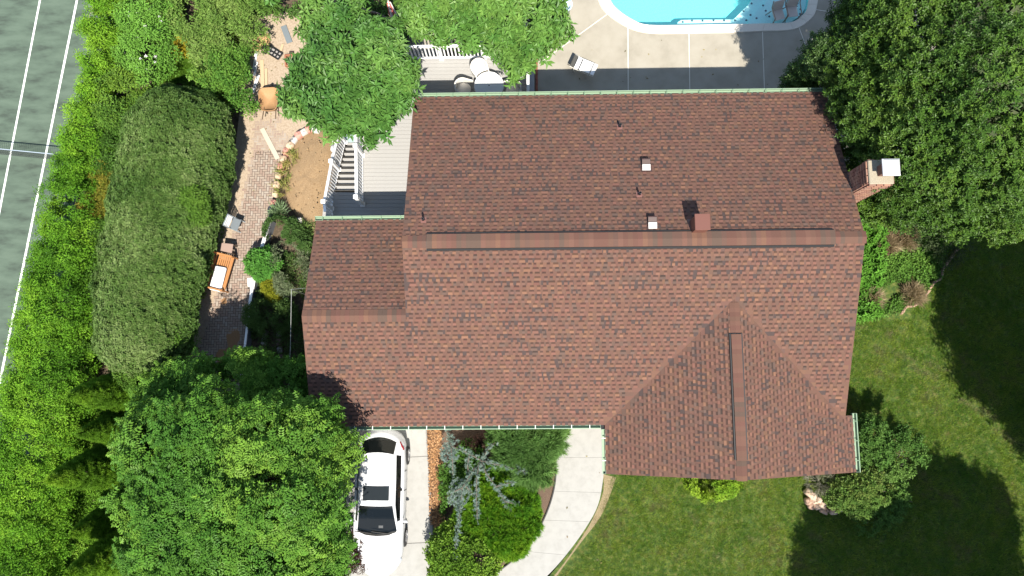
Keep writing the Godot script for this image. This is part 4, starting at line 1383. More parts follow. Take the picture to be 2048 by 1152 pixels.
# ---------------------------------------------------------------- garden furniture and odds and ends
func build_furniture() -> void:
	var resin := flat_mat("cream_resin", Color(0.66, 0.64, 0.60), 0.5)
	# round table and three tub chairs on the deck
	var tc := P(978, 171, DECK + 0.72)
	var table := thing("round_table", "round white patio table by the deck edge, half in roof shade", "table", Vector3(tc.x, DECK + 0.002, tc.z))
	var tt := Geo.new()
	tt.lathe([Vector2(0.02, 0.72), Vector2(0.53, 0.72), Vector2(0.545, 0.705), Vector2(0.535, 0.68), Vector2(0.02, 0.68), Vector2(0.02, 0.72)], 40)
	part("tabletop", tt.done(), flat_mat("white_plastic", Color(0.82, 0.83, 0.84), 0.4), table)
	var hole := Geo.new()
	hole.lathe([Vector2(0.024, 0.724), Vector2(0.0, 0.724)], 10)
	part("umbrella_hole", hole.done(), flat_mat("black_plastic", Color(0.012, 0.012, 0.013), 0.6), table)
	for k in 4:
		var a := TAU * (k + 0.5) / 4
		var lg := Geo.new()
		lg.tube([Vector3(cos(a) * 0.36, 0.68, sin(a) * 0.36), Vector3(cos(a) * 0.42, 0.0, sin(a) * 0.42)], [0.03, 0.022], 8)
		part("leg", lg.done(), flat_mat("white_plastic", Color(0.82, 0.83, 0.84), 0.4), table)
	var spots := [[927, 178, 0.45, "cream tub chair left of the round table, half in shade"], [959, 140, -0.5, "cream tub chair beyond the round table, beneath overhanging leaves"], [1026, 181, 2.7, "cream tub chair between the round table and the end railing"]]
	for s in spots:
		var at := P(s[0], s[1], DECK + 0.45)
		# turn so that the open side (local +z) looks at the table
		var dir := Vector3(tc.x - at.x, 0, tc.z - at.z).normalized()
		var ch := thing("tub_chair", s[3], "chair", Vector3(at.x, DECK + 0.002, at.z), atan2(dir.x, dir.z), "tub chairs round the patio table")
		var seat := Geo.new(true)
		seat.lathe([Vector2(0.0, 0.43), Vector2(0.25, 0.43), Vector2(0.275, 0.415), Vector2(0.27, 0.38), Vector2(0.0, 0.38)], 24)
		part("seat", seat.done(), resin, ch)
		var bk := Geo.new()
		var prev := []
		for k in 25:
			var t := float(k) / 24.0
			var pos: Vector2
			var th := lerpf(-2.0, 2.0, clampf((t - 0.18) / 0.64, 0, 1))
			pos = Vector2(sin(th) * 0.31, -cos(th) * 0.31)
			if t < 0.18:
				pos += Vector2(0.03, 0.24 * 1.0) * (1.0 - t / 0.18) * Vector2(1, 1)
			elif t > 0.82:
				pos += Vector2(-0.03, 0.24) * ((t - 0.82) / 0.18)
			var top := lerpf(0.80, 0.62, pow(absf(t - 0.5) * 2.0, 2.0))
			var inw := pos.normalized() * -0.035
			var sec := [Vector3(pos.x, 0.36, pos.y), Vector3(pos.x * 1.03, top, pos.y * 1.03), Vector3(pos.x + inw.x, top, pos.y + inw.y), Vector3(pos.x + inw.x, 0.36, pos.y + inw.y)]
			if prev.size():
				for j in 3:
					var out := Vector3(pos.x, 0, pos.y) if j == 0 else (Vector3.UP if j == 1 else Vector3(-pos.x, 0, -pos.y))
					bk.quad_toward(prev[j], sec[j], sec[j + 1], prev[j + 1], out)
			if k == 0 or k == 24:
				bk.quad_toward(sec[0], sec[1], sec[2], sec[3], Vector3(0, 0, 1))
			prev = sec
		part("backrest", bk.done(), resin, ch)
		for k in 4:
			var a := TAU * (k + 0.5) / 4
			var lg := Geo.new()
			lg.tube([Vector3(cos(a) * 0.22, 0.4, sin(a) * 0.22), Vector3(cos(a) * 0.25, 0.0, sin(a) * 0.25)], [0.025, 0.018], 6)
			part("leg", lg.done(), resin, ch)

	# white folding lounge chair at the edge of the terrace's shade
	var lw := P(1167, 131, PATIO + 0.4)
	var lounge := thing("lounge_chair", "white cushioned lounge chair standing alone on the pool terrace", "lounge chair", Vector3(lw.x, PATIO + 0.004, lw.z), -0.42)
	var white := flat_mat("white_sling", Color(0.82, 0.82, 0.82), 0.6)
	for c in [[-0.42, 0.16, true], [-0.23, 0.17, false], [0.12, 0.44, false], [0.45, 0.15, false]]:
		var g := Geo.new()
		var tilt: float = -0.35 if c[0] < -0.3 else (-0.12 if c[0] < 0 else 0.05)
		g.box(Vector3(c[1], 0.05, 0.5), Transform3D(Basis(Vector3.BACK, tilt), Vector3(c[0], 0.42 + (0.06 if c[0] < -0.3 else 0.0), 0)), 0.015)
		part("headrest" if c[2] else "cushion", g.done(), flat_mat("dark_pad", Color(0.05, 0.05, 0.045), 0.8) if c[2] else white, lounge)
	var lf := Geo.new()
	for s in [-1.0, 1.0]:
		lf.tube([Vector3(-0.5, 0.46, s * 0.27), Vector3(-0.2, 0.38, s * 0.27), Vector3(0.52, 0.37, s * 0.27)], [0.014], 6)
	lf.tube([Vector3(0.52, 0.37, -0.27), Vector3(0.52, 0.37, 0.27)], [0.014], 6)
	part("frame", lf.done(), flat_mat("grey_tube", Color(0.55, 0.54, 0.5), 0.4), lounge)
	for s in [[-0.3, 0.27], [0.3, 0.27], [-0.3, -0.27], [0.3, -0.27]]:
		var g := Geo.new()
		g.tube([Vector3(s[0], 0.38, s[1]), Vector3(s[0] + signf(s[0]) * -0.02, 0.0, s[1] * 1.05)], [0.016, 0.014], 6)
		part("leg", g.done(), flat_mat("grey_tube", Color(0.55, 0.54, 0.5), 0.4), lounge)

	# two sling chairs standing in the shallow end
	var first: Node3D
	for s in [[1556, 31, 0.25, "tan sling chair standing in the pool shallows, nearer the sunlit water"], [1583, 25, 0.1, "tan sling chair standing in the pool shallows, tucked into the rounded corner"]]:
		var at := P(s[0], s[1], PATIO)
		var ch: Node3D
		if first:
			ch = first.duplicate()
			put(ch, "pool_chair", self)
			tag(ch, s[3], "chair", "chairs standing in the pool")
			ch.position = Vector3(at.x, PATIO - 0.36, at.z)
			ch.rotation.y = s[2]
			continue
		ch = thing("pool_chair", s[3], "chair", Vector3(at.x, PATIO - 0.36, at.z), s[2], "chairs standing in the pool")
		first = ch
		var tan := flat_mat("tan_frame", Color(0.25, 0.185, 0.14), 0.5)
		var seat := Geo.new()
		seat.box(Vector3(0.44, 0.025, 0.44), Transform3D(Basis(), Vector3(0, 0.42, 0)), 0.01)
		part("seat", seat.done(), flat_mat("sling_mesh", Color(0.52, 0.46, 0.42), 0.8), ch)
		var bk := Geo.new()
		bk.box(Vector3(0.46, 0.5, 0.03), Transform3D(Basis(Vector3.RIGHT, -0.3), Vector3(0, 0.66, -0.3)), 0.01)
		part("backrest", bk.done(), flat_mat("sling_mesh", Color(0.52, 0.46, 0.42), 0.8), ch)
		for sx in [-1.0, 1.0]:
			var ar := Geo.new()
			ar.tube([Vector3(sx * 0.27, 0.42, 0.24), Vector3(sx * 0.28, 0.64, 0.22), Vector3(sx * 0.28, 0.64, -0.26), Vector3(sx * 0.26, 0.92, -0.40)], [0.022], 6)
			part("armrest", ar.done(), tan, ch)
			for sz in [-1.0, 1.0]:
				var lg := Geo.new()
				lg.tube([Vector3(sx * 0.25, 0.42, sz * 0.22), Vector3(sx * 0.32, 0.0, sz * 0.30)], [0.022], 6)
				part("leg", lg.done(), tan, ch)

	# wheelbarrow by the big-leaved tree
	var wp := P(538, 200, 0.5)
	var wb := thing("wheelbarrow", "rusty orange wheelbarrow with dark handles on the dusty path", "wheelbarrow", Vector3(wp.x, 0.01, wp.z), 0.05)
	var tray := Geo.new(true)
	var rows := []
	for lvl in [[0.30, 0.42, 0.34], [0.36, 0.47, 0.58], [0.38, 0.49, 0.60], [0.345, 0.455, 0.58], [0.28, 0.38, 0.38]]:
		var r := []
		for k in 28:
			var a := TAU * k / 28.0
			var cx := signf(cos(a)) * pow(absf(cos(a)), 0.45)
			var cz := signf(sin(a)) * pow(absf(sin(a)), 0.45)
			r.append(Vector3(cx * lvl[0] * (1.0 - 0.08 * cz), lvl[2], cz * lvl[1]))
		rows.append(r)
	for k in rows.size() - 1:
		for j in 28:
			var c: Vector3 = rows[k][j]
			var out := Vector3(c.x, 0.1, c.z) if k < 2 else Vector3(-c.x, 0.5, -c.z)
			tray.quad_toward(rows[k][j], rows[k][(j + 1) % 28], rows[k + 1][(j + 1) % 28], rows[k + 1][j], out)
	for j in 28:
		tray.quad_toward(Vector3(0, 0.375, 0), rows[4][j], rows[4][(j + 1) % 28], rows[4][(j + 1) % 28], Vector3.UP)
	part("tray", tray.done(), ground_mat("rusty_orange", [Color(0.30, 0.155, 0.06), Color(0.38, 0.215, 0.095), Color(0.34, 0.24, 0.14)], Vector3(0.9, 0.9, 0.9), 0.03, 0.7, 0.0, 111, [], 0.2, 0.4), wb)
	for s in [-1.0, 1.0]:
		var h := Geo.new()
		h.tube([Vector3(s * 0.12, 0.2, -0.55), Vector3(s * 0.22, 0.33, 0.1), Vector3(s * 0.27, 0.52, 0.8)], [0.02], 6)
		part("handle", h.done(), flat_mat("dark_wood", Color(0.09, 0.06, 0.04), 0.7), wb)
		var l := Geo.new()
		l.tube([Vector3(s * 0.22, 0.36, 0.3), Vector3(s * 0.23, 0.0, 0.38)], [0.016], 6)
		part("leg", l.done(), flat_mat("dark_metal", Color(0.03, 0.03, 0.03), 0.6), wb)
	var wl := Geo.new(true)
	wl.lathe([Vector2(0.06, -0.05), Vector2(0.18, -0.045), Vector2(0.2, 0.0), Vector2(0.18, 0.045), Vector2(0.06, 0.05)], 20, Transform3D(Basis(Vector3.BACK, PI / 2), Vector3(0, 0.2, -0.58)))
	part("wheel", wl.done(), flat_mat("tyre_rubber", Color(0.018, 0.018, 0.018), 0.9), wb)

	# black folded hand cart on the dust
	var hp := P(546, 104, 0.15)
	var hc := thing("hand_cart", "black folded hand cart lying aslant on the dusty path", "hand cart", Vector3(hp.x, 0.03, hp.z), -0.56)
	var bf := flat_mat("cart_black", Color(0.012, 0.012, 0.014), 0.45)
	var cf := Geo.new()
	for z in [-0.15, 0.0, 0.15]:
		cf.bar(Vector3(-0.3, 0.12, z), Vector3(0.36, 0.12, z), 0.05, 0.05, 0.01)
	for x in [-0.28, 0.05, 0.2, 0.35]:
		cf.bar(Vector3(x, 0.125, -0.16), Vector3(x, 0.125, 0.16), 0.05, 0.045, 0.01)
	part("frame", cf.done(), bf, hc)
	var cp := Geo.new()
	cp.box(Vector3(0.2, 0.02, 0.24), Transform3D(Basis(), Vector3(-0.42, 0.09, 0)), 0.006)
	part("toe_plate", cp.done(), bf, hc)
	var cd := Geo.new()
	cd.box(Vector3(0.64, 0.02, 0.3), Transform3D(Basis(), Vector3(0.03, 0.05, 0)))
	part("platform", cd.done(), flat_mat("scuffed_steel", Color(0.38, 0.36, 0.35), 0.5, 0.3), hc)
	for z in [-0.17, 0.17]:
		var g := Geo.new(true)
		g.lathe([Vector2(0.02, -0.02), Vector2(0.08, -0.02), Vector2(0.08, 0.02), Vector2(0.02, 0.02)], 14, Transform3D(Basis(Vector3.RIGHT, PI / 2), Vector3(-0.3, 0.08, z * 1.2)))
		part("wheel", g.done(), flat_mat("tyre_rubber", Color(0.018, 0.018, 0.018), 0.9), hc)

	# boards and scraps: from, to (pixel survey), width, thickness, colour, height, name, label, category
	var ply := ground_mat("weathered_ply", [Color(0.42, 0.24, 0.10), Color(0.52, 0.32, 0.15), Color(0.56, 0.38, 0.21)], Vector3(1.4, 1.4, 0.3), 0.03, 0.85, 0.2, 121, [], 0.2)
	var pine := ground_mat("pine_board", [Color(0.42, 0.31, 0.185), Color(0.50, 0.385, 0.25)], Vector3(0.4, 0.4, 1.6), 0.03, 0.8, 0.2, 123, [], 0.15)
	var grey := ground_mat("weathered_board", [Color(0.20, 0.155, 0.12), Color(0.30, 0.24, 0.19)], Vector3(1.6, 0.4, 0.3), 0.03, 0.85, 0.2, 125, [], 0.2)
	var bleached := flat_mat("bleached_board", Color(0.40, 0.36, 0.29), 0.85)
	var slate := flat_mat("slate_board", Color(0.135, 0.16, 0.175), 0.7)
	var pvc := flat_mat("pvc_white", Color(0.68, 0.68, 0.70), 0.5)
	for q in [
		[498, 97, 540, 82, 0.46, 0.02, ply, 0.03, "plywood_sheet", "tan plywood sheet lying under the weeds' edge", "plywood sheet"],
		[505, 79, 537, 74, 0.30, 0.02, ply, 0.06, "plywood_sheet", "narrow orange plywood offcut between the grey plank and the larger sheet", "plywood sheet"],
		[479, 66, 512, 70, 0.15, 0.04, grey, 0.03, "plank", "weathered grey plank half hidden by tall weeds", "plank"],
		[567, 52, 580, 86, 0.24, 0.03, slate, 0.02, "plank", "wide slate-grey board leading under the big-leaved tree", "plank"],
		[532.5, 137, 533, 178, 0.11, 0.04, pine, 0.02, "plank", "pale pine plank ending at the wheelbarrow", "plank"],
		[524, 120, 526, 178, 0.15, 0.03, pine, 0.01, "plank", "broad sand-coloured plank beside the white trim boards", "plank"],
		[524, 257, 556, 318, 0.19, 0.012, bleached, 0.012, "plank", "long bleached plank lying across the brick path", "plank"],
		[513, 103, 508, 140, 0.11, 0.03, pvc, 0.02, "trim_board", "white trim board nearest the black hand cart", "trim board"],
		[514, 124, 509, 152, 0.09, 0.03, pvc, 0.06, "trim_board", "short white trim board laid over the longer one", "trim board"],
		[517, 150, 506, 186, 0.13, 0.03, pvc, 0.02, "trim_board", "white trim board disappearing under the leafy shrub", "trim board"],
		[566, 88, 562, 102, 0.10, 0.03, pine, 0.02, "plank", "short yellowish stick of lumber by the slate-grey board", "plank"],
	]:
		var a := P(q[0], q[1], q[7])
		var b := P(q[2], q[3], q[7])
		var mid := (a + b) * 0.5
		var g := Geo.new()
		g.bar(a - mid, b - mid + Vector3.UP * 0.012, q[4], q[5], 0.006)
		var o := put_mesh(q[8], g.done(), q[6])
		o.position = Vector3(mid.x, q[7] + 0.012, mid.z)
		tag(o, q[9], q[10])
	var pf := P(578, 120, 0.15)
	var pot := thing("planter_box", "open terracotta-coloured planter frame at the tree's edge", "planter", Vector3(pf.x, 0.01, pf.z), 0.08)
	var terra := flat_mat("terracotta", Color(0.27, 0.11, 0.06), 0.85)
	for s in [[-0.15, 0, 0.06, 0.5], [0.15, 0, 0.06, 0.5], [0, -0.22, 0.24, 0.06], [0, 0.22, 0.24, 0.06]]:
		var g := Geo.new()
		g.box(Vector3(s[2], 0.16, s[3]), Transform3D(Basis(), Vector3(s[0], 0.08, s[1])), 0.01)
		part("side", g.done(), terra, pot)
	var rp := P(593, 131, 0.2)
	var rg := Geo.new(true)
	rg.lathe([Vector2(0.12, 0.0), Vector2(0.18, 0.27), Vector2(0.2, 0.28), Vector2(0.2, 0.32), Vector2(0.165, 0.32), Vector2(0.13, 0.08), Vector2(0.0, 0.08)], 20)
	var ro := put_mesh("flower_pot", rg.done(), flat_mat("rust_pot", Color(0.30, 0.06, 0.02), 0.6))
	ro.position = Vector3(rp.x, 0.01, rp.z)
	tag(ro, "rust-red flower pot under the overhanging leaves", "flower pot")
	var dk := P(583, 106, 0.1)
	var dg := Geo.new()
	dg.box(Vector3(0.17, 0.14, 0.12), Transform3D(Basis(), Vector3.UP * 0.07), 0.01)
	var dob := put_mesh("concrete_block", dg.done(), flat_mat("dark_block", Color(0.045, 0.025, 0.02), 0.8))
	dob.position = Vector3(dk.x, 0.01, dk.z)
	tag(dob, "small dark block beside the terracotta-coloured frame", "block")

	# grey folding chair, brown side table and slatted bench along the path
	var gc := P(466, 446, 0.5)
	var fc := thing("folding_chair", "grey metal folding chair standing beside the clipped shrub", "chair", Vector3(gc.x, 0.004, gc.z), -0.35)
	var gm := flat_mat("blue_grey_metal", Color(0.30, 0.36, 0.40), 0.4, 0.3)
	var sg := Geo.new()
	sg.box(Vector3(0.34, 0.03, 0.44), Transform3D(Basis(), Vector3(0.08, 0.44, 0)), 0.012)
	part("seat", sg.done(), flat_mat("slate_seat", Color(0.13, 0.15, 0.165), 0.5), fc)
	var ff := Geo.new()
	for s in [-1.0, 1.0]:
		ff.tube([Vector3(0.22, 0.0, s * 0.22), Vector3(-0.02, 0.44, s * 0.23), Vector3(-0.14, 0.90, s * 0.23)], [0.018], 6)
		ff.tube([Vector3(-0.24, 0.0, s * 0.21), Vector3(0.22, 0.44, s * 0.22)], [0.018], 6)
	ff.tube([Vector3(-0.14, 0.90, -0.23), Vector3(-0.14, 0.90, 0.23)], [0.02], 6)
	part("frame", ff.done(), gm, fc)
	for k in 4:
		var g := Geo.new()
		g.box(Vector3(0.02, 0.05, 0.42), Transform3D(Basis(Vector3.BACK, 0.25), Vector3(-0.06 - k * 0.022, 0.62 + k * 0.075, 0)), 0.006)
		part("back_slat", g.done(), flat_mat("pale_slat", Color(0.62, 0.64, 0.66), 0.5), fc)
	var tp := P(454, 496, 0.45)
	var sd := thing("side_table", "small brown side table between the grey chair and the bench", "side table", Vector3(tp.x, 0.004, tp.z), -0.12)
	var tg := Geo.new()
	tg.box(Vector3(0.46, 0.035, 0.36), Transform3D(Basis(), Vector3(0, 0.46, 0)), 0.012)
	part("tabletop", tg.done(), flat_mat("pinkish_wood", Color(0.27, 0.19, 0.155), 0.7), sd)
	for s in [[-1, -1], [1, -1], [1, 1], [-1, 1]]:
		var g := Geo.new()
		g.box(Vector3(0.04, 0.44, 0.04), Transform3D(Basis(), Vector3(s[0] * 0.2, 0.22, s[1] * 0.15)))
		part("leg", g.done(), flat_mat("dark_wood", Color(0.09, 0.06, 0.04), 0.7), sd)
	var bp := P(443, 545, 0.42)
	var bench := thing("garden_bench", "orange slatted garden bench against the clipped shrub", "bench", Vector3(bp.x, 0.004, bp.z), -0.24)
	var teak := ground_mat("orange_teak", [Color(0.36, 0.155, 0.05), Color(0.46, 0.215, 0.075)], Vector3(0.3, 0.3, 1.4), 0.03, 0.6, 0.1, 131, [], 0.2)
	for k in 7:
		var g := Geo.new()
		g.box(Vector3(0.062, 0.025, 1.36), Transform3D(Basis(), Vector3(-0.24 + k * 0.08, 0.43, 0)), 0.006)
		part("seat_slat", g.done(), teak, bench)
	var bfm := Geo.new()
	for z in [-0.68, 0.68]:
		bfm.bar(Vector3(-0.3, 0.40, z), Vector3(0.31, 0.40, z), 0.06, 0.06)
		bfm.bar(Vector3(-0.3, 0.64, z), Vector3(0.30, 0.64, z), 0.07, 0.03, 0.008)
		bfm.bar(Vector3(0.29, 0.0, z), Vector3(0.29, 0.64, z), 0.05, 0.05)
	bfm.bar(Vector3(0.29, 0.39, -0.66), Vector3(0.29, 0.39, 0.66), 0.05, 0.06)
	part("frame", bfm.done(), teak, bench)
	var bb := Geo.new()
	for z in [-0.68, 0.68]:
		bb.bar(Vector3(-0.28, 0.0, z), Vector3(-0.44, 0.94, z), 0.05, 0.05)
	bb.bar(Vector3(-0.44, 0.94, -0.7), Vector3(-0.44, 0.94, 0.7), 0.05, 0.06, 0.01)
	bb.bar(Vector3(-0.34, 0.5, -0.68), Vector3(-0.34, 0.5, 0.68), 0.04, 0.05)
	for k in 9:
		var a := -1.25 + 2.5 * k / 8.0
		bb.bar(Vector3(-0.34, 0.5, sin(a) * 0.08), Vector3(lerpf(-0.34, -0.44, clampf(0.44 * cos(a) / 0.44, 0, 1)), 0.5 + 0.42 * cos(a), sin(a) * 0.6), 0.03, 0.025)
	part("backrest", bb.done(), teak, bench)
	var cu := P(436, 557, 0.52)
	var cg := Geo.new(true)
	cg.box(Vector3(0.46, 0.12, 0.96), Transform3D(), 0.045)
	var cush := put_mesh("cushion", cg.done(), flat_mat("white_cushion", Color(0.82, 0.82, 0.83), 0.8))
	cush.position = Vector3(cu.x, 0.515, cu.z)
	cush.rotation.y = -0.22
	tag(cush, "plain white seat cushion lying on the orange garden bench", "cushion")

	# net of the tennis court
	var n0 := P(-160, 282, 0.95)
	var n1 := P(107, 308, 0.98)
	var np := P(132, 317, 0.55)
	var net := thing("tennis_net", "tennis net with white headband meeting the hedge", "tennis net", Vector3(n1.x, 0, n1.z))
	var d := Vector3(n0.x - n1.x, 0, n0.z - n1.z)
	var bg := Geo.new()
	bg.bar(Vector3(0, 0.95, 0), d + Vector3.UP * 0.93, 0.022, 0.06, 0.006)
	part("headband", bg.done(), flat_mat("band_white", Color(0.34, 0.41, 0.49), 0.7), net)
	var cords := Geo.new()
	var cc := int(d.length() / 0.09)
	for k in cc:
		var p := d * (float(k) / cc)
		cords.bar(p + Vector3.UP * 0.04, p + Vector3.UP * 0.93, 0.006, 0.006)
	for k in 10:
		cords.bar(Vector3.UP * (0.05 + k * 0.09), d + Vector3.UP * (0.05 + k * 0.09), 0.006, 0.006)
	kind(part("netting", cords.done(), flat_mat("net_black", Color(0.03, 0.03, 0.035), 0.8), net), "stuff")
	var off := Vector3(np.x - n1.x, 0, np.z - n1.z)
	var tail := Geo.new()
	tail.tube([Vector3(0, 0.95, 0), off + Vector3.UP * 0.98], [0.012], 5)
	part("net_cable", tail.done(), flat_mat("net_black", Color(0.03, 0.03, 0.035), 0.8), net)
	var pg := Geo.new()
	pg.tube([off, off + Vector3.UP * 1.07], [0.04], 10)
	part("post", pg.done(), flat_mat("post_green", Color(0.02, 0.035, 0.03), 0.5), net)

	# small things
	for s in [[888, 932, "solar path light set among ground cover beside the bark strip, nearer the house"], [887, 967, "solar path light beside the bark strip, nearer the round bush"]]:
		var at := P(s[0], s[1], 0.4)
		var l := thing("path_light", s[2], "path light", Vector3(at.x, 0.05, at.z), 0.0, "solar path lights")
		var g := Geo.new(true)
		g.lathe([Vector2(0.07, 0.33), Vector2(0.085, 0.35), Vector2(0.06, 0.38), Vector2(0.0, 0.39)], 14)
		part("lamp_cap", g.done(), flat_mat("bare_steel", Color(0.36, 0.38, 0.40), 0.35, 0.5), l)
		var st := Geo.new()
		st.tube([Vector3.ZERO, Vector3.UP * 0.34], [0.012], 6)
		part("stake", st.done(), flat_mat("dark_metal", Color(0.03, 0.03, 0.03), 0.6), l)
	var wc := P(890, 73, 0.9)
	var can := thing("watering_can", "bright green plastic watering can beyond the deck railing", "watering can", Vector3(wc.x, PATIO + 0.9, wc.z), 0.6)
	var gp := flat_mat("green_plastic", Color(0.01, 0.30, 0.14), 0.4)
	var wg := Geo.new(true)
	wg.lathe([Vector2(0.0, 0.0), Vector2(0.15, 0.0), Vector2(0.155, 0.1), Vector2(0.13, 0.28), Vector2(0.1, 0.28), Vector2(0.1, 0.2), Vector2(0.0, 0.2)], 20)
	part("body", wg.done(), gp, can)
	var sp := Geo.new(true)
	sp.tube([Vector3(0.12, 0.08, 0), Vector3(0.25, 0.16, 0), Vector3(0.38, 0.32, 0)], [0.03, 0.022, 0.03], 8)
	part("spout", sp.done(), gp, can)
	var hd := Geo.new(true)
	hd.tube([Vector3(-0.14, 0.06, 0), Vector3(-0.26, 0.18, 0), Vector3(-0.2, 0.34, 0), Vector3(0.0, 0.38, 0), Vector3(0.11, 0.28, 0)], [0.018], 8)
	part("handle", hd.done(), gp, can)
	var sb := Geo.new()
	sb.box(Vector3(0.5, 0.9, 0.45), Transform3D(Basis(), Vector3.UP * 0.45), 0.015)
	var stand := put_mesh("storage_box", sb.done(), flat_mat("dark_box", Color(0.04, 0.04, 0.042), 0.7))
	stand.position = Vector3(wc.x, PATIO - 0.02, wc.z)
	tag(stand, "dark storage box under the green watering can", "storage box")
	var bt := P(1129, 8, PATIO + 0.6)
	var tub := thing("garden_tub", "pale blue round tub at the picture's top beside the leaves", "tub", Vector3(bt.x, PATIO, bt.z))
	var tbg := Geo.new(true)
	tbg.lathe([Vector2(0.0, 0.0), Vector2(0.24, 0.0), Vector2(0.3, 0.55), Vector2(0.33, 0.56), Vector2(0.33, 0.6), Vector2(0.28, 0.6), Vector2(0.25, 0.35), Vector2(0.0, 0.35)], 24)
	part("body", tbg.done(), flat_mat("pale_blue_plastic", Color(0.42, 0.52, 0.62), 0.35), tub)
	var um := P(783, 22, 1.2)
	var par := thing("folded_parasol", "folded red and white parasol among the dark branches", "parasol", Vector3(um.x, PATIO, um.z), 0.3)
	for k in 6:
		var a := TAU * k / 6
		var g := Geo.new(true)
		g.tube([Vector3(cos(a) * 0.05, 1.9, sin(a) * 0.05 - 0.2), Vector3(cos(a) * 0.1, 1.3, sin(a) * 0.1), Vector3(cos(a) * 0.13, 0.75, sin(a) * 0.13 + 0.25)], [0.03, 0.06, 0.07], 8)
		part("canopy_panel", g.done(), flat_mat("parasol_red", Color(0.42, 0.09, 0.08), 0.8) if k % 2 else flat_mat("parasol_white", Color(0.6, 0.55, 0.52), 0.8), par)
	var pp := Geo.new()
	pp.tube([Vector3(0, 0, 0.5), Vector3(0, 2.0, -0.24)], [0.022], 8)
	part("pole", pp.done(), flat_mat("grey_tube", Color(0.55, 0.54, 0.5), 0.4), par)

# ---------------------------------------------------------------- walls and stones
func stone_mesh(size: Vector3, s: int, rough := 0.14) -> ArrayMesh:
	var g := Geo.new(true)
	var r := RandomNumberGenerator.new()
	r.seed = s
	var n := 10
	var rows := []
	for k in 6:
		var ph := -PI / 2 + PI * k / 5.0
		var row := []
		for j in n:
			var th := TAU * j / n
			var e := 0.55
			var q := Vector3(signf(cos(th)) * pow(absf(cos(th)), e) * pow(cos(ph), e), signf(sin(ph)) * pow(absf(sin(ph)), e), signf(sin(th)) * pow(absf(sin(th)), e) * pow(maxf(cos(ph), 0.0), e))
			q *= 1.0 + r.randf_range(-rough, rough)
			row.append(q * size * 0.5)
		rows.append(row)
	for k in 5:
		for j in n:
			g.quad_toward(rows[k][j], rows[k][(j + 1) % n], rows[k + 1][(j + 1) % n], rows[k + 1][j], rows[k][j] + rows[k + 1][(j + 1) % n])
	return g.done()

func stone_row(called: String, label: String, category: String, px: Array, h: float, size: Vector3, cols: Array, s0: int) -> void:
	var first := P(px[0][0], px[0][1], h)
	var row := thing(called, label, category, Vector3(first.x, 0, first.z))
	for k in px.size():
		var at := P(px[k][0], px[k][1], h)
		var nx := P(px[mini(k + 1, px.size() - 1)][0], px[mini(k + 1, px.size() - 1)][1], h)
		var pv := P(px[maxi(k - 1, 0)][0], px[maxi(k - 1, 0)][1], h)
		var dir := nx - pv
		var c: Color = cols[px[k][2] if px[k].size() > 2 else k % cols.size()]
		part("stone", stone_mesh(size * rng.randf_range(0.88, 1.12), s0 + k), flat_mat("stone_%d_%d" % [int(c.r * 1000), int(c.b * 1000)], c, 0.9), row, Transform3D(Basis(Vector3.UP, -atan2(dir.z, dir.x)), Vector3(at.x - first.x, h, at.z - first.z)))

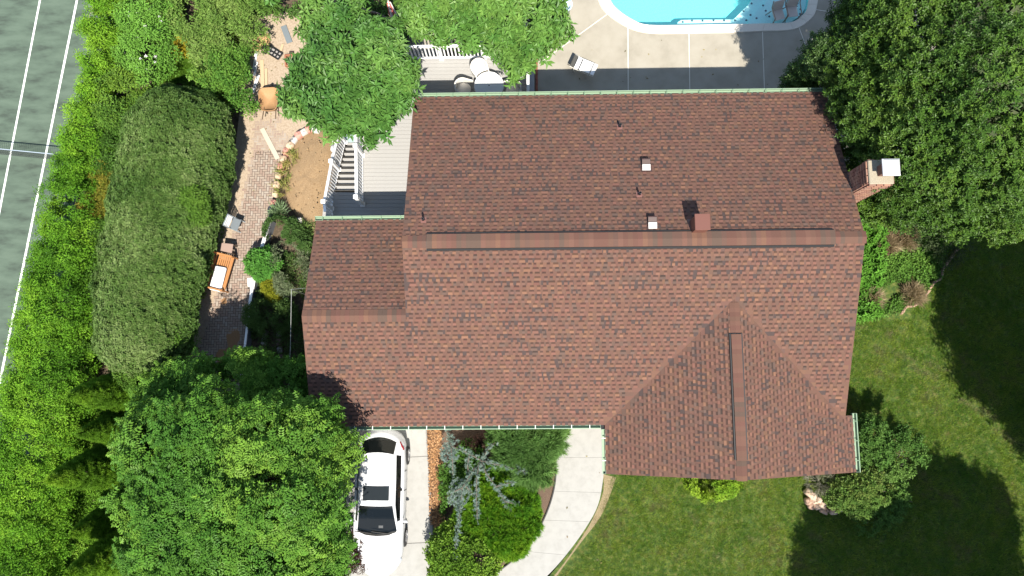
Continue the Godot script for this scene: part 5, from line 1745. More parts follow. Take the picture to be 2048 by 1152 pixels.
func build_stones() -> void:
	var pink := Color(0.50, 0.235, 0.19)
	var whitish := Color(0.46, 0.44, 0.41)
	var tan := Color(0.50, 0.37, 0.26)
	stone_row("stone_edging", "curved row of pink and white stones edging the dirt mound", "stone edging", [[632, 261, 1], [619, 259, 0], [608, 265, 1], [598, 271, 0], [589, 281, 1], [581, 292, 2], [573, 304, 0], [567, 319, 2], [562, 334, 0], [557, 352, 2], [554, 370, 2], [551, 388, 2], [548, 407, 0]], 0.16, Vector3(0.30, 0.34, 0.24), [pink, whitish, tan], 200)
	stone_row("stone_edging", "short row of pale blocks between the dirt mound and the steps", "stone edging", [[668, 270], [676, 272], [669, 285], [668, 298], [668, 311], [667, 323]], 0.2, Vector3(0.26, 0.3, 0.22), [whitish, Color(0.5, 0.52, 0.52)], 230)
	var tanb := Color(0.46, 0.335, 0.245)
	stone_row("stone_edging", "tan retaining blocks at the lawn edge under the front shrubs", "stone edging", [[1616, 985], [1624, 992], [1616, 1002], [1628, 1002], [1636, 1000], [1622, 1012], [1634, 1012], [1643, 1010], [1648, 1021], [1666, 1023], [1682, 1016]], 0.15, Vector3(0.27, 0.3, 0.24), [tanb, Color(0.50, 0.385, 0.29), Color(0.38, 0.25, 0.18)], 260)
	var curve := smooth(PackedVector2Array([Vector2(1912, 500), Vector2(1898, 520), Vector2(1885, 538), Vector2(1880, 556), Vector2(1866, 566), Vector2(1856, 582), Vector2(1843, 600), Vector2(1828, 611), Vector2(1812, 614), Vector2(1804, 624)]), 4)
	var px := []
	for p in curve:
		px.append([p.x, p.y])
	stone_row("stone_edging", "thin curving kerb of reddish stones around the ivy bed", "stone edging", px, 0.06, Vector3(0.2, 0.2, 0.1), [Color(0.30, 0.19, 0.13), Color(0.36, 0.25, 0.18)], 300)
	stone_row("stone_edging", "row of mossy stones deep in the shaded side garden, nearer the white wall", "stone edging", [[531, 668], [529, 682], [528, 696], [526, 710], [524, 724], [521, 740], [518, 755]], 0.08, Vector3(0.28, 0.2, 0.2), [Color(0.22, 0.19, 0.17), Color(0.3, 0.28, 0.25), Color(0.25, 0.15, 0.11)], 340)
	stone_row("stone_edging", "row of grey stones in the shaded side garden, nearer the house", "stone edging", [[558, 668], [558, 684], [560, 700], [562, 716], [564, 732], [566, 748]], 0.08, Vector3(0.26, 0.2, 0.2), [Color(0.24, 0.22, 0.21), Color(0.2, 0.13, 0.12)], 360)
	var rk := P(1063, 1001, 0.15)
	var ro := put_mesh("boulder", stone_mesh(Vector3(0.38, 0.3, 0.4), 7, 0.2), ground_mat("grey_rock", [Color(0.2, 0.19, 0.19), Color(0.36, 0.34, 0.34)], Vector3(0.6, 0.6, 0.6), 0.04, 0.9, 0.6, 141))
	ro.position = Vector3(rk.x, 0.2, rk.z)
	tag(ro, "grey boulder in the front bed beside the feathery green shrub", "boulder")
	var wb := P(604, 444, 0.2)
	var wg := Geo.new()
	wg.box(Vector3(0.16, 0.3, 0.24), Transform3D(Basis(Vector3.UP, 0.2), Vector3.UP * 0.15), 0.02)
	var wo := put_mesh("stone_block", wg.done(), flat_mat("white_block", Color(0.62, 0.58, 0.5), 0.8))
	wo.position = Vector3(wb.x, 0.2, wb.z)
	tag(wo, "upright white block on the dirt by the gutter's corner", "stone block")
	# low garden wall with a white cap
	var run := [[541, 440, 0.10], [530, 474, 0.13], [523, 497, 0.2], [514, 528, 0.2], [509, 548, 0.16], [504, 578, 0.11], [499, 610, 0.10], [496, 640, 0.09], [490, 690, 0.09], [483, 752, 0.09]]
	var f := P(541, 440, 0.5)
	var wall := thing("garden_wall", "low garden wall with a white cap along the brick path", "wall", Vector3(f.x, 0, f.z))
	var face := Geo.new()
	for k in run.size() - 1:
		var a := P(run[k][0], run[k][1], 0.5) - Vector3(f.x, 0.5, f.z)
		var b := P(run[k + 1][0], run[k + 1][1], 0.5) - Vector3(f.x, 0.5, f.z)
		face.bar(a + Vector3.UP * 0.2, b + Vector3.UP * 0.2, run[k][2] * 0.8, 0.54)
		var c := Geo.new()
		var gap := (b - a).normalized() * 0.006
		c.bar(a + Vector3.UP * 0.5 + gap, b + Vector3.UP * 0.5 - gap, run[k][2], 0.06, 0.01)
		part("wall_cap", c.done(), flat_mat("white_cap", Color(0.78, 0.78, 0.78), 0.6), wall)
	part("wall_face", face.done(), flat_mat("grey_blocks", Color(0.11, 0.12, 0.14), 0.9), wall)
	var pb := P(507, 564, 0.5)
	var bx := Geo.new()
	bx.box(Vector3(0.24, 0.5, 0.34), Transform3D(Basis(Vector3.UP, 0.1), Vector3.UP * 0.27), 0.02)
	var bo := put_mesh("white_crate", bx.done(), flat_mat("crate_white", Color(0.72, 0.69, 0.66), 0.7))
	bo.position = Vector3(pb.x - 0.12, 0.0, pb.z)
	tag(bo, "white wooden crate standing at the low wall by the green plant", "crate")
	var tp := P(547, 421, 0.25)
	var tg := Geo.new(true)
	tg.lathe([Vector2(0.0, 0.02), Vector2(0.15, 0.0), Vector2(0.2, 0.3), Vector2(0.215, 0.31), Vector2(0.215, 0.34), Vector2(0.18, 0.34), Vector2(0.16, 0.25), Vector2(0.0, 0.25)], 20)
	var to := put_mesh("plant_pot", tg.done(), flat_mat("navy_pot", Color(0.02, 0.022, 0.045), 0.5))
	to.position = Vector3(tp.x, 0.0, tp.z)
	tag(to, "dark blue plant pot at the end of the stone edging", "plant pot")
	# clothes line: two thin poles and wire
	var c0 := P(583, 579, 2.6)
	var c1 := P(577, 788, 2.6)
	var cl := thing("clothes_line", "thin grey clothes line strung along the shaded side garden", "clothes line", Vector3(c0.x, 0, c0.z))
	var dd := Vector3(c1.x - c0.x, 0, c1.z - c0.z)
	for e in [Vector3.ZERO, dd]:
		var g := Geo.new()
		g.tube([e, e + Vector3.UP * 2.6], [0.014], 6)
		part("pole", g.done(), flat_mat("galv_pole", Color(0.14, 0.15, 0.14), 0.5, 0.3), cl)
		var h := Geo.new()
		h.tube([e + Vector3(-0.04, 2.6, 0), e + Vector3(0.5, 2.62, -0.05)], [0.009], 6)
		part("crossarm", h.done(), flat_mat("galv_pole", Color(0.14, 0.15, 0.14), 0.5, 0.3), cl)
	for x in [0.0]:
		var g := Geo.new()
		g.tube([Vector3(x, 2.61, 0), dd * 0.5 + Vector3(x, 2.54, 0), dd + Vector3(x, 2.61, 0)], [0.007], 5)
		part("wire", g.done(), flat_mat("wire_grey", Color(0.4, 0.42, 0.4), 0.5), cl)

# ---------------------------------------------------------------- plants
func leaf(g: Geo, base: Vector3, dir: Vector3, n: Vector3, long: float, wide: float, droop: float, shade: float) -> void:
	var side := dir.cross(n).normalized() * wide * 0.5
	var mid := base + dir * long * 0.45 + n * long * 0.03
	var tip := base + dir * long - n * droop * long
	var fold := n * wide * 0.16
	g.color = Color(shade, shade, shade)
	g.tri(base, mid - side + fold, tip)
	g.tri(base, tip, mid + side + fold)

func whorl(count: int, long: float, wide: float, lift0: float, lift1: float, stem := 0.1, s := 1) -> ArrayMesh:
	var g := Geo.new()
	var r := RandomNumberGenerator.new()
	r.seed = s
	for k in count:
		var t := float(k) / count
		var th := TAU * (k * 0.382 + r.randf() * 0.08)
		var el := lerpf(lift0, lift1, t) + r.randf_range(-0.15, 0.15)
		var d := Vector3(cos(th) * cos(el), sin(el), sin(th) * cos(el))
		var n := Vector3(-cos(th) * sin(el), cos(el), -sin(th) * sin(el))
		n = (n + Vector3(r.randf_range(-0.4, 0.4), 0, r.randf_range(-0.4, 0.4))).normalized()
		leaf(g, Vector3(0, stem * t, 0) + d * 0.01, d, n, long * r.randf_range(0.75, 1.15), wide * r.randf_range(0.85, 1.15), r.randf_range(0.05, 0.3), r.randf_range(0.72, 1.25))
	return g.done()

func leafy_ball(count: int, radius: float, long: float, wide: float, s := 1) -> ArrayMesh:
	var g := Geo.new()
	var r := RandomNumberGenerator.new()
	r.seed = s
	for k in count:
		var d := Vector3(r.randf_range(-1, 1), r.randf_range(-0.5, 1), r.randf_range(-1, 1)).normalized()
		var b := d * radius * r.randf_range(0.2, 1.0)
		var dir := (d + Vector3(r.randf_range(-1, 1), r.randf_range(-0.4, 0.8), r.randf_range(-1, 1)) * 0.8).normalized()
		var n := dir.cross(Vector3(r.randf_range(-1, 1), r.randf_range(-1, 1), r.randf_range(-1, 1))).normalized()
		if n.y < 0:
			n = -n
		n = (n + Vector3.UP * 0.5).normalized()
		leaf(g, b, dir, n, long * r.randf_range(0.7, 1.2), wide * r.randf_range(0.8, 1.2), r.randf_range(0.0, 0.25), r.randf_range(0.72, 1.25))
	return g.done()

func fronds(count: int, length: float, pairs: int, long: float, wide: float, s := 1) -> ArrayMesh:
	var g := Geo.new()
	var r := RandomNumberGenerator.new()
	r.seed = s
	for k in count:
		var th := TAU * (float(k) / count + r.randf() * 0.1)
		var el := r.randf_range(0.1, 0.9)
		var d := Vector3(cos(th) * cos(el), sin(el), sin(th) * cos(el))
		var n := Vector3(-cos(th) * sin(el), cos(el), -sin(th) * sin(el))
		var sd := d.cross(n).normalized()
		for j in pairs:
			var t := (j + 1.0) / pairs
			var b := d * length * t - n * length * 0.25 * t * t
			for q in [-1.0, 1.0]:
				var dir: Vector3 = (sd * q + d * 0.5 - n * 0.15).normalized()
				leaf(g, b, dir, n, long * r.randf_range(0.8, 1.15) * (1.15 - 0.3 * t), wide, 0.12, r.randf_range(0.78, 1.2))
		leaf(g, d * length - n * length * 0.25, d, n, long, wide, 0.2, 1.1)
	return g.done()

func needles(count: int, long: float, wide: float, spread: float, s := 1) -> ArrayMesh:
	var g := Geo.new()
	var r := RandomNumberGenerator.new()
	r.seed = s
	for k in count:
		var th := r.randf() * TAU
		var el := PI / 2 - spread * sqrt(r.randf())
		var d := Vector3(cos(th) * cos(el), sin(el), sin(th) * cos(el))
		var side := d.cross(Vector3(r.randf_range(-1, 1), 0.3, r.randf_range(-1, 1))).normalized() * wide * 0.5
		var b := Vector3(r.randf_range(-1, 1), 0, r.randf_range(-1, 1)) * long * 0.2
		var v := r.randf_range(0.7, 1.25)
		g.color = Color(v * 0.9, v * 0.9, v * 0.9)
		g.tri(b - side, b + side, b + d * long * r.randf_range(0.7, 1.2))
	return g.done()

# lobes: [centre, radii] in the parent's own axes; sprigs stand in clumps at the ends of the twigs
func crown(parent: Node3D, called: String, mesh: Mesh, material: Material, lobes: Array, count: int, small: float, large: float, cols: Array, opt := {}) -> MultiMeshInstance3D:
	var depth: float = opt.get("depth", 0.4)
	var gap: float = opt.get("gap", 0.35)
	var up: float = opt.get("up", 0.35)
	var low: float = opt.get("low", -0.35)
	var ripple: float = opt.get("ripple", 0.16)
	var per: int = opt.get("per", 1)
	var clump: float = opt.get("clump", 0.0)
	var wh := []
	var co := []
	var total := 0.0
	for l in lobes:
		total += l[1].x * l[1].z + l[1].x * l[1].y
	var seed_at := rng.randf() * 500.0
	for k in lobes.size():
		var c: Vector3 = lobes[k][0]
		var r: Vector3 = lobes[k][1]
		var n := int(count * (r.x * r.z + r.x * r.y) / total / per)
		for i in n:
			var y := rng.randf_range(low, 1.0)
			var th := rng.randf() * TAU
			var q := sqrt(1.0 - y * y)
			var d := Vector3(cos(th) * q, y, sin(th) * q)
			var wave := noise.get_noise_3d(seed_at + d.x * 60.0 + k * 31.0, d.y * 60.0, d.z * 60.0)
			var rad := (1.0 - depth * pow(rng.randf(), 1.7)) * (1.0 + ripple * 1.8 * wave)
			var p := c + d * r * rad
			var buried := false
			for m in lobes.size():
				if m != k and ((p - lobes[m][0]) / lobes[m][1]).length() < 0.7:
					buried = true
					break
			if buried:
				continue
			var w := parent.position + p
			if gap > 0.0 and noise.get_noise_3d(w.x * 22.0 + seed_at, w.y * 22.0, w.z * 22.0) < -gap + 0.5 * (1.0 - rad):
				continue
			var out := (d / r).normalized()
			var t0 := 0.5 + 0.9 * noise.get_noise_3d(w.x * 14.0, w.y * 14.0 + 90.0, w.z * 14.0) + rng.randf_range(-0.3, 0.3)
			for j in per:
				var off := Vector3.ZERO
				if per > 1:
					off = Vector3(rng.randf_range(-1, 1), rng.randf_range(-0.7, 0.9), rng.randf_range(-1, 1))
					off = off.normalized() * pow(rng.randf(), 0.4)
				var nn := (out * (0.8 if per > 1 else 1.0) + off * 0.7 + Vector3.UP * up + Vector3(rng.randf_range(-1, 1), rng.randf_range(-1, 1), rng.randf_range(-1, 1)) * 0.4).normalized()
				var x := nn.cross(Vector3(cos(th * 7.0 + j), 0.2, sin(th * 7.0 + j))).normalized()
				var b := Basis(x, nn, x.cross(nn)) * Basis(Vector3.UP, rng.randf() * TAU)
				wh.append(Transform3D(b.scaled(Vector3.ONE * rng.randf_range(small, large)), p + off * clump))
				var t := clampf(t0 + rng.randf_range(-0.15, 0.15), 0.0, 0.999) * (cols.size() - 1)
				var c0: Color = cols[int(t)]
				var c1: Color = cols[mini(int(t) + 1, cols.size() - 1)]
				var cc := c0.lerp(c1, fmod(t, 1.0))
				var v := rng.randf_range(0.9, 1.25)
				co.append(Color(cc.r * v, cc.g * v, cc.b * v))
	var f := many(called, mesh, material, wh, co, parent)
	f.set_meta("kind", "stuff")
	return f

var leaf_m: StandardMaterial3D
var gloss_m: StandardMaterial3D
var bark_m: StandardMaterial3D

# lobes by survey: [px, py, height, radius across, radius up]
func plant(called: String, label: String, category: String, foot: Vector3, lobes: Array, mesh: Mesh, count: int, small: float, large: float, cols: Array, opt := {}) -> Node3D:
	var o := thing(called, label, category, foot, 0.0, opt.get("group", ""))
	var ls := []
	for l in lobes:
		var c := P(l[0], l[1], l[2]) - foot
		if opt.get("shade", false):   # surveyed by the shade on the ground: the crown stands sunward of it
			c = P(l[0], l[1], 0.0) + Vector3(0.13, 1.0, 0.62) * float(l[2]) - foot
		ls.append([c, Vector3(l[3], l[4], l[5] if l.size() > 5 else l[3])])
	# trunk and limbs
	var thick: float = opt.get("trunk", 0.0)
	if thick > 0.0:
		var mid := Vector3.ZERO
		for l in ls:
			mid += l[0] / ls.size()
		var fork := Vector3(mid.x * 0.35, mid.y * 0.45, mid.z * 0.35)
		var g := Geo.new(true)
		g.tube([Vector3(0, -0.2, 0), Vector3(fork.x * 0.3, fork.y * 0.5, fork.z * 0.3), fork], [thick * 1.25, thick, thick * 0.8], 9)
		part("trunk", g.done(), bark_m, o)
		for l in ls:
			var e: Vector3 = l[0]
			var h := fork.lerp(e, 0.5) + Vector3(rng.randf_range(-0.2, 0.2), 0.15, rng.randf_range(-0.2, 0.2))
			var lg := Geo.new(true)
			lg.tube([fork, h, e, e + (e - h).normalized() * l[1].x * 0.5], [thick * 0.6, thick * 0.4, thick * 0.22, thick * 0.06], 7)
			for k in 5:
				var d: Vector3 = Vector3(rng.randf_range(-1, 1), rng.randf_range(-0.1, 0.8), rng.randf_range(-1, 1)).normalized() * l[1].x
				var m := h.lerp(e, rng.randf_range(0.4, 1.0))
				lg.tube([m, m + d * 0.5 + Vector3.UP * 0.1, m + d * 0.75], [thick * 0.22, thick * 0.14, 0.008], 5)
			part("limb", lg.done(), bark_m, o)
	crown(o, "foliage", mesh, opt.get("material", leaf_m), ls, count, small, large, cols, opt)
	return o

func cover(called: String, label: String, outline: PackedVector2Array, y: float, high: float, mesh: Mesh, count: int, small: float, large: float, cols: Array, gap := -0.4) -> void:
	var lo := Vector2(INF, INF)
	var hi := -lo
	for p in outline:
		lo = lo.min(p)
		hi = hi.max(p)
	var wh := []
	var co := []
	for k in count:
		var p := Vector2(rng.randf_range(lo.x, hi.x), rng.randf_range(lo.y, hi.y))
		if not Geometry2D.is_point_in_polygon(p, outline):
			continue
		var n := noise.get_noise_2d(p.x * 22.0, p.y * 22.0)
		if n < gap:
			continue
		var b := Basis(Vector3(rng.randf_range(-1, 1), 0, rng.randf_range(-1, 1)).normalized(), rng.randf() * 0.5) * Basis(Vector3.UP, rng.randf() * TAU)
		wh.append(Transform3D(b.scaled(Vector3.ONE * rng.randf_range(small, large)), Vector3(p.x, y + high * rng.randf() * (0.6 + 0.8 * n), p.y)))
		var t := clampf(0.5 + n * 0.8 + rng.randf_range(-0.3, 0.3), 0, 0.999) * (cols.size() - 1)
		var c: Color = cols[int(t)].lerp(cols[mini(int(t) + 1, cols.size() - 1)], fmod(t, 1.0))
		var v := rng.randf_range(0.95, 1.35)
		co.append(Color(c.r * v, c.g * v, c.b * v))
	kind(many(called, mesh, leaf_m, wh, co, self), "stuff").set_meta("label", label)

func ground_at(px: float, py: float) -> Vector3:
	return P(px, py, 0.0)

func build_plants() -> void:
	leaf_m = tint_mat("leaf", 0.48, Color(0.28, 0.34, 0.12))
	leaf_m.metallic_specular = 0.22
	gloss_m = tint_mat("glossy_leaf", 0.5, Color(0.26, 0.32, 0.12))
	gloss_m.metallic_specular = 0.38
	bark_m = ground_mat("bark", [Color(0.10, 0.08, 0.06), Color(0.22, 0.19, 0.16)], Vector3(0.5, 1.2, 0.5), 0.04, 0.95, 0.8, 151)
	var ivy_s := leafy_ball(16, 0.13, 0.105, 0.036, 11)
	var small_s := whorl(12, 0.085, 0.040, -0.1, 1.0, 0.08, 12)
	var weed_s := leafy_ball(14, 0.13, 0.12, 0.03, 13)
	var round_s := leafy_ball(16, 0.12, 0.075, 0.05, 14)
	var big_s := whorl(9, 0.23, 0.082, -0.2, 0.75, 0.10, 15)
	var gloss_s := whorl(10, 0.088, 0.044, -0.2, 0.9, 0.10, 16)
	var pin_s := fronds(3, 0.28, 4, 0.115, 0.058, 17)
	var needle_s := needles(34, 0.17, 0.012, 1.2, 18)
	var feather_s := needles(30, 0.2, 0.018, 0.95, 19)
	var scale_s := needles(26, 0.11, 0.018, 1.1, 20)
	var silver_s := needles(40, 0.07, 0.012, 1.9, 21)
	var blade_s := needles(12, 0.42, 0.045, 1.1, 22)
	var grass_s := needles(22, 0.34, 0.02, 0.9, 23)
	var broad_s := whorl(9, 0.15, 0.09, 0.0, 0.9, 0.1, 24)

	# --- hedge along the tennis court
	var line := [[236, -30], [230, 20], [222, 80], [214, 140], [204, 190], [193, 240], [182, 290], [170, 340], [158, 395], [152, 450], [143, 505], [136, 560], [126, 610], [120, 660], [112, 712], [106, 765], [98, 820], [90, 875], [78, 930], [66, 985], [58, 1040], [50, 1095], [42, 1150], [36, 1210]]
	var ls := []
	for k in line.size():
		var w := lerpf(0.56, 1.35, smoothstep(3.0, 15.0, k))
		ls.append([line[k][0] - 8 + rng.randf_range(-4, 4), line[k][1], 1.3 + rng.randf_range(-0.2, 0.2), w * rng.randf_range(0.92, 1.08), 1.2])
	var hg := [Color(0.060, 0.160, 0.013), Color(0.115, 0.265, 0.020), Color(0.195, 0.360, 0.030)]
	plant("ivy_hedge", "long yellow-green hedge grown over the tennis court fence", "hedge", ground_at(110, 560), ls, ivy_s, 30000, 0.68, 1.1, hg, {"depth": 0.45, "gap": 0.5, "low": -0.5, "per": 5, "clump": 0.22, "ripple": 0.2})

	# --- the long clipped shrub beside the path
	var sg := [Color(0.048, 0.100, 0.020), Color(0.088, 0.155, 0.036), Color(0.165, 0.232, 0.078)]
	plant("clipped_shrub", "long dark green clipped shrub beside the brick path", "shrub", ground_at(370, 440), [[358, 280, 1.55, 2.0, 1.6, 2.0], [350, 325, 1.55, 1.97, 1.6, 1.9], [341, 372, 1.57, 1.92, 1.58, 1.9], [332, 422, 1.55, 1.88, 1.58, 1.9], [322, 472, 1.55, 1.84, 1.55, 1.9], [312, 522, 1.52, 1.82, 1.53, 1.9], [302, 572, 1.5, 1.78, 1.5, 1.9], [295, 618, 1.45, 1.7, 1.46, 1.8], [288, 660, 1.4, 1.6, 1.4, 1.7]], small_s, 60000, 0.9, 1.4, sg, {"depth": 0.16, "gap": 0.0, "up": 0.5, "low": -0.6, "ripple": 0.11, "trunk": 0.1})
	plant("leafy_shrub", "bright green loose shrub at the foot of the clipped shrub", "shrub", ground_at(350, 720), [[352, 672, 1.2, 0.7, 0.8], [330, 720, 1.0, 0.9, 0.8], [270, 745, 1.2, 0.8, 0.8], [385, 400, 2.55, 0.5, 0.4], [395, 425, 2.4, 0.4, 0.4]], ivy_s, 2600, 0.7, 1.1, [Color(0.06, 0.14, 0.02), Color(0.11, 0.21, 0.03)], {"gap": 0.25})

	# --- weeds and shrubs between court and path, top left
	plant("flowering_shrub", "light green shrub with white blossom near the top left", "shrub", ground_at(310, 100), [[290, 40, 1.3, 1.0, 0.9], [292, 95, 1.3, 0.95, 0.9], [300, 135, 1.1, 0.7, 0.7]], ivy_s, 2600, 0.9, 1.4, [Color(0.09, 0.22, 0.03), Color(0.15, 0.31, 0.05)], {"trunk": 0.03, "gap": 0.15, "depth": 0.6, "ripple": 0.35, "per": 4, "clump": 0.2})
	var blossom := whorl(7, 0.05, 0.035, 0.2, 0.9, 0.03, 31)
	var fs := P(292, 80, 1.6)
	var fo := thing("white_blossom", "white blossom heads on the light green shrub near the top left", "flowers", Vector3(fs.x, 1.2, fs.z))
	crown(fo, "foliage", blossom, tint_mat("petal", 0.6), [[Vector3(0, 0.3, -0.6), Vector3(0.8, 0.55, 0.8)], [Vector3(0.1, 0.3, 0.5), Vector3(0.8, 0.5, 0.8)]], 60, 0.8, 1.4, [Color(0.6, 0.6, 0.56), Color(0.7, 0.7, 0.68)], {"depth": 0.1, "gap": 0.0, "low": 0.3})
	plant("bare_shrub", "dark half-dead shrub with grey twigs behind the hedge", "shrub", ground_at(250, 140), [[233, 90, 0.9, 0.6, 0.7], [228, 140, 0.8, 0.7, 0.6], [250, 160, 0.8, 0.6, 0.5]], weed_s, 420, 0.7, 1.1, [Color(0.03, 0.045, 0.02), Color(0.06, 0.06, 0.04)], {"trunk": 0.04, "gap": 0.1})
	plant("leafy_shrub", "mid green shrub between the hedge and the clipped shrub's upper end", "shrub", ground_at(250, 215), [[232, 190, 1.2, 0.8, 0.8], [255, 175, 1.1, 0.7, 0.7], [225, 235, 1.1, 0.8, 0.8]], ivy_s, 2600, 0.9, 1.4, [Color(0.055, 0.125, 0.02), Color(0.09, 0.19, 0.03), Color(0.14, 0.24, 0.03)], {"trunk": 0.03})
	plant("leafy_shrub", "dark green shrub squeezed behind the hedge beside the net's end", "shrub", ground_at(215, 300), [[200, 275, 1.1, 0.7, 0.7], [190, 235, 1.1, 0.6, 0.7], [205, 330, 0.9, 0.7, 0.6]], ivy_s, 1700, 0.9, 1.3, [Color(0.05, 0.12, 0.018), Color(0.08, 0.17, 0.03)], {"trunk": 0.03})
	plant("yellow_shrub", "yellowing leafy shrub where hedge and clipped shrub meet", "shrub", ground_at(215, 370), [[205, 345, 1.0, 0.5, 0.5], [222, 380, 1.0, 0.55, 0.5], [195, 420, 0.9, 0.6, 0.5]], weed_s, 900, 0.8, 1.2, [Color(0.10, 0.17, 0.03), Color(0.22, 0.22, 0.03), Color(0.30, 0.24, 0.04)], {"trunk": 0.02})
	plant("leafy_shrub", "light green shrub low between the hedge and the clipped shrub's waist", "shrub", ground_at(205, 480), [[198, 470, 0.9, 0.7, 0.6], [180, 520, 0.9, 0.7, 0.6], [190, 580, 0.9, 0.7, 0.6], [185, 640, 0.9, 0.6, 0.5], [160, 690, 1.0, 0.7, 0.6]], ivy_s, 3000, 0.8, 1.3, [Color(0.05, 0.12, 0.02), Color(0.10, 0.2, 0.03)], {"gap": 0.2})
	plant("weed_clump", "tall narrow-leaved weeds with yellow flowers filling the top left bed", "weeds", ground_at(430, 90), [[360, 40, 0.9, 1.0, 0.6], [420, 40, 1.0, 1.2, 0.7], [470, 60, 0.9, 1.0, 0.6], [400, 100, 0.8, 1.1, 0.6], [448, 112, 0.8, 0.7, 0.5], [380, 0, 0.9, 1.0, 0.6], [522, 18, 1.0, 0.6, 0.6], [480, 0, 1.0, 1.0, 0.7]], weed_s, 5600, 0.9, 1.5, [Color(0.08, 0.17, 0.03), Color(0.14, 0.25, 0.05), Color(0.21, 0.31, 0.08)], {"gap": 0.12, "up": 0.6, "depth": 0.7, "ripple": 0.35, "per": 4, "clump": 0.22})
	plant("flower_patch", "yellow-flowering weeds edging the tall weeds", "flowers", ground_at(345, 90), [[346, 40, 0.7, 0.4, 0.4], [350, 75, 0.7, 0.4, 0.4], [352, 100, 0.7, 0.4, 0.4]], weed_s, 420, 0.5, 0.8, [Color(0.18, 0.26, 0.03), Color(0.4, 0.34, 0.03), Color(0.5, 0.38, 0.03)], {"gap": 0.0, "up": 0.8})
	cover("ground_cover", "fine lime-green grass tuft above the clipped shrub", smooth(poly([330, 125, 350, 95, 385, 110, 395, 145, 360, 165, 325, 160]), 4, true), 0.0, 0.25, grass_s, 1500, 0.6, 1.0, [Color(0.09, 0.2, 0.02), Color(0.14, 0.27, 0.03)], -0.9)
	plant("leafy_shrub", "mid green leafy shrub between the clipped shrub and the plywood", "shrub", ground_at(475, 170), [[430, 145, 0.9, 0.8, 0.7], [462, 160, 0.9, 0.7, 0.7], [488, 205, 0.8, 0.42, 0.5], [466, 122, 0.8, 0.5, 0.5], [450, 195, 0.8, 0.7, 0.6]], round_s, 3400, 0.8, 1.3, [Color(0.05, 0.13, 0.02), Color(0.09, 0.2, 0.03), Color(0.14, 0.25, 0.04)], {"gap": 0.18, "depth": 0.6, "ripple": 0.35, "per": 4, "clump": 0.18})
	cover("undergrowth", "sparse undergrowth between the hedge and the clipped shrub", poly([270, -60, 500, -60, 500, 50, 470, 110, 465, 220, 440, 500, 390, 650, 340, 780, 130, 780, 190, 400, 215, 190, 262, 176]), 0.0, 0.3, ivy_s, 8500, 0.8, 1.3, [Color(0.055, 0.12, 0.018), Color(0.10, 0.19, 0.025), Color(0.15, 0.22, 0.04)], -0.08)
	cover("undergrowth", "leafy undergrowth around the columnar conifers", poly([130, 780, 340, 790, 660, 800, 690, 1250, 60, 1250, 90, 1000]), 0.0, 0.35, ivy_s, 17000, 0.8, 1.3, [Color(0.08, 0.18, 0.018), Color(0.13, 0.27, 0.025), Color(0.19, 0.32, 0.04)], -0.5)

	# --- conical conifers in the lower left
	var cg := [Color(0.085, 0.19, 0.016), Color(0.145, 0.29, 0.022), Color(0.22, 0.38, 0.03)]
	var tips := [[146, 790, 3.7, "columnar yellow-green conifer highest in the picture of its row"], [166, 866, 3.0, "slim yellow-green conifer, second down its row and half buried in leaves"], [104, 958, 3.9, "tallest columnar conifer, leaning farthest toward the hedge"], [150, 1066, 2.8, "slim yellow-green conifer between the two tallest of its row"], [143, 1146, 3.9, "columnar yellow-green conifer at the picture's bottom edge"]]
	for t in tips:
		var tip := P(t[0], t[1], t[2])
		var o := thing("conifer", t[3], "conifer", Vector3(tip.x, 0, tip.z), 0.0, "columnar conifers behind the hedge")
		var lb := []
		var h: float = t[2]
		for k in 9:
			var f := k / 8.0
			var r := 0.86 * pow(1.0 - f * 0.94, 0.7) * (h / 3.7)
			lb.append([Vector3(0, 0.35 + (h - 0.5) * f, 0), Vector3(r, 0.38, r)])
		var g := Geo.new(true)
		g.tube([Vector3.ZERO, Vector3.UP * h * 0.9], [0.09, 0.02], 7)
		part("trunk", g.done(), bark_m, o)
		crown(o, "foliage", scale_s, leaf_m, lb, int(5200 * h / 3.7), 0.8, 1.3, cg, {"depth": 0.25, "gap": 0.0, "up": 0.3, "low": -0.5, "ripple": 0.08})

	# --- the large pinnate-leaved tree in the lower left
	var tg := [Color(0.048, 0.130, 0.018), Color(0.078, 0.182, 0.024), Color(0.140, 0.255, 0.034)]
	plant("leafy_tree", "large tree with feathery compound leaves overhanging the white car", "tree", ground_at(500, 950), [[330, 890, 4.2, 1.4, 1.2], [420, 870, 5.2, 1.4, 1.2], [515, 895, 5.8, 1.3, 1.2], [600, 880, 5.6, 1.1, 1.0], [652, 905, 5.4, 0.75, 0.9], [622, 975, 5.4, 1.0, 1.0], [570, 990, 6.2, 1.3, 1.2], [480, 980, 5.8, 1.3, 1.2], [390, 980, 5.0, 1.3, 1.2], [325, 1000, 4.2, 1.2, 1.1], [310, 1095, 3.8, 1.1, 1.0], [365, 1080, 4.8, 1.3, 1.1], [450, 1080, 5.6, 1.3, 1.1], [540, 1085, 5.6, 1.3, 1.1], [600, 1060, 5.2, 1.0, 1.0], [650, 1110, 4.4, 0.8, 0.8], [470, 1180, 5.2, 1.5, 1.2], [380, 1190, 4.6, 1.4, 1.2], [590, 1190, 4.8, 1.3, 1.1], [320, 840, 3.4, 0.9, 0.9], [690, 890, 5.2, 0.34, 0.5], [655, 985, 4.8, 0.42, 0.5], [660, 1045, 4.4, 0.4, 0.5], [640, 840, 5.4, 0.45, 0.5], [560, 830, 5.0, 0.6, 0.6], [470, 1260, 4.8, 1.8, 1.3]], pin_s, 17000, 0.75, 1.2, tg, {"trunk": 0.17, "gap": 0.28, "depth": 0.6, "per": 6, "clump": 0.30, "up": 0.5, "ripple": 0.26})
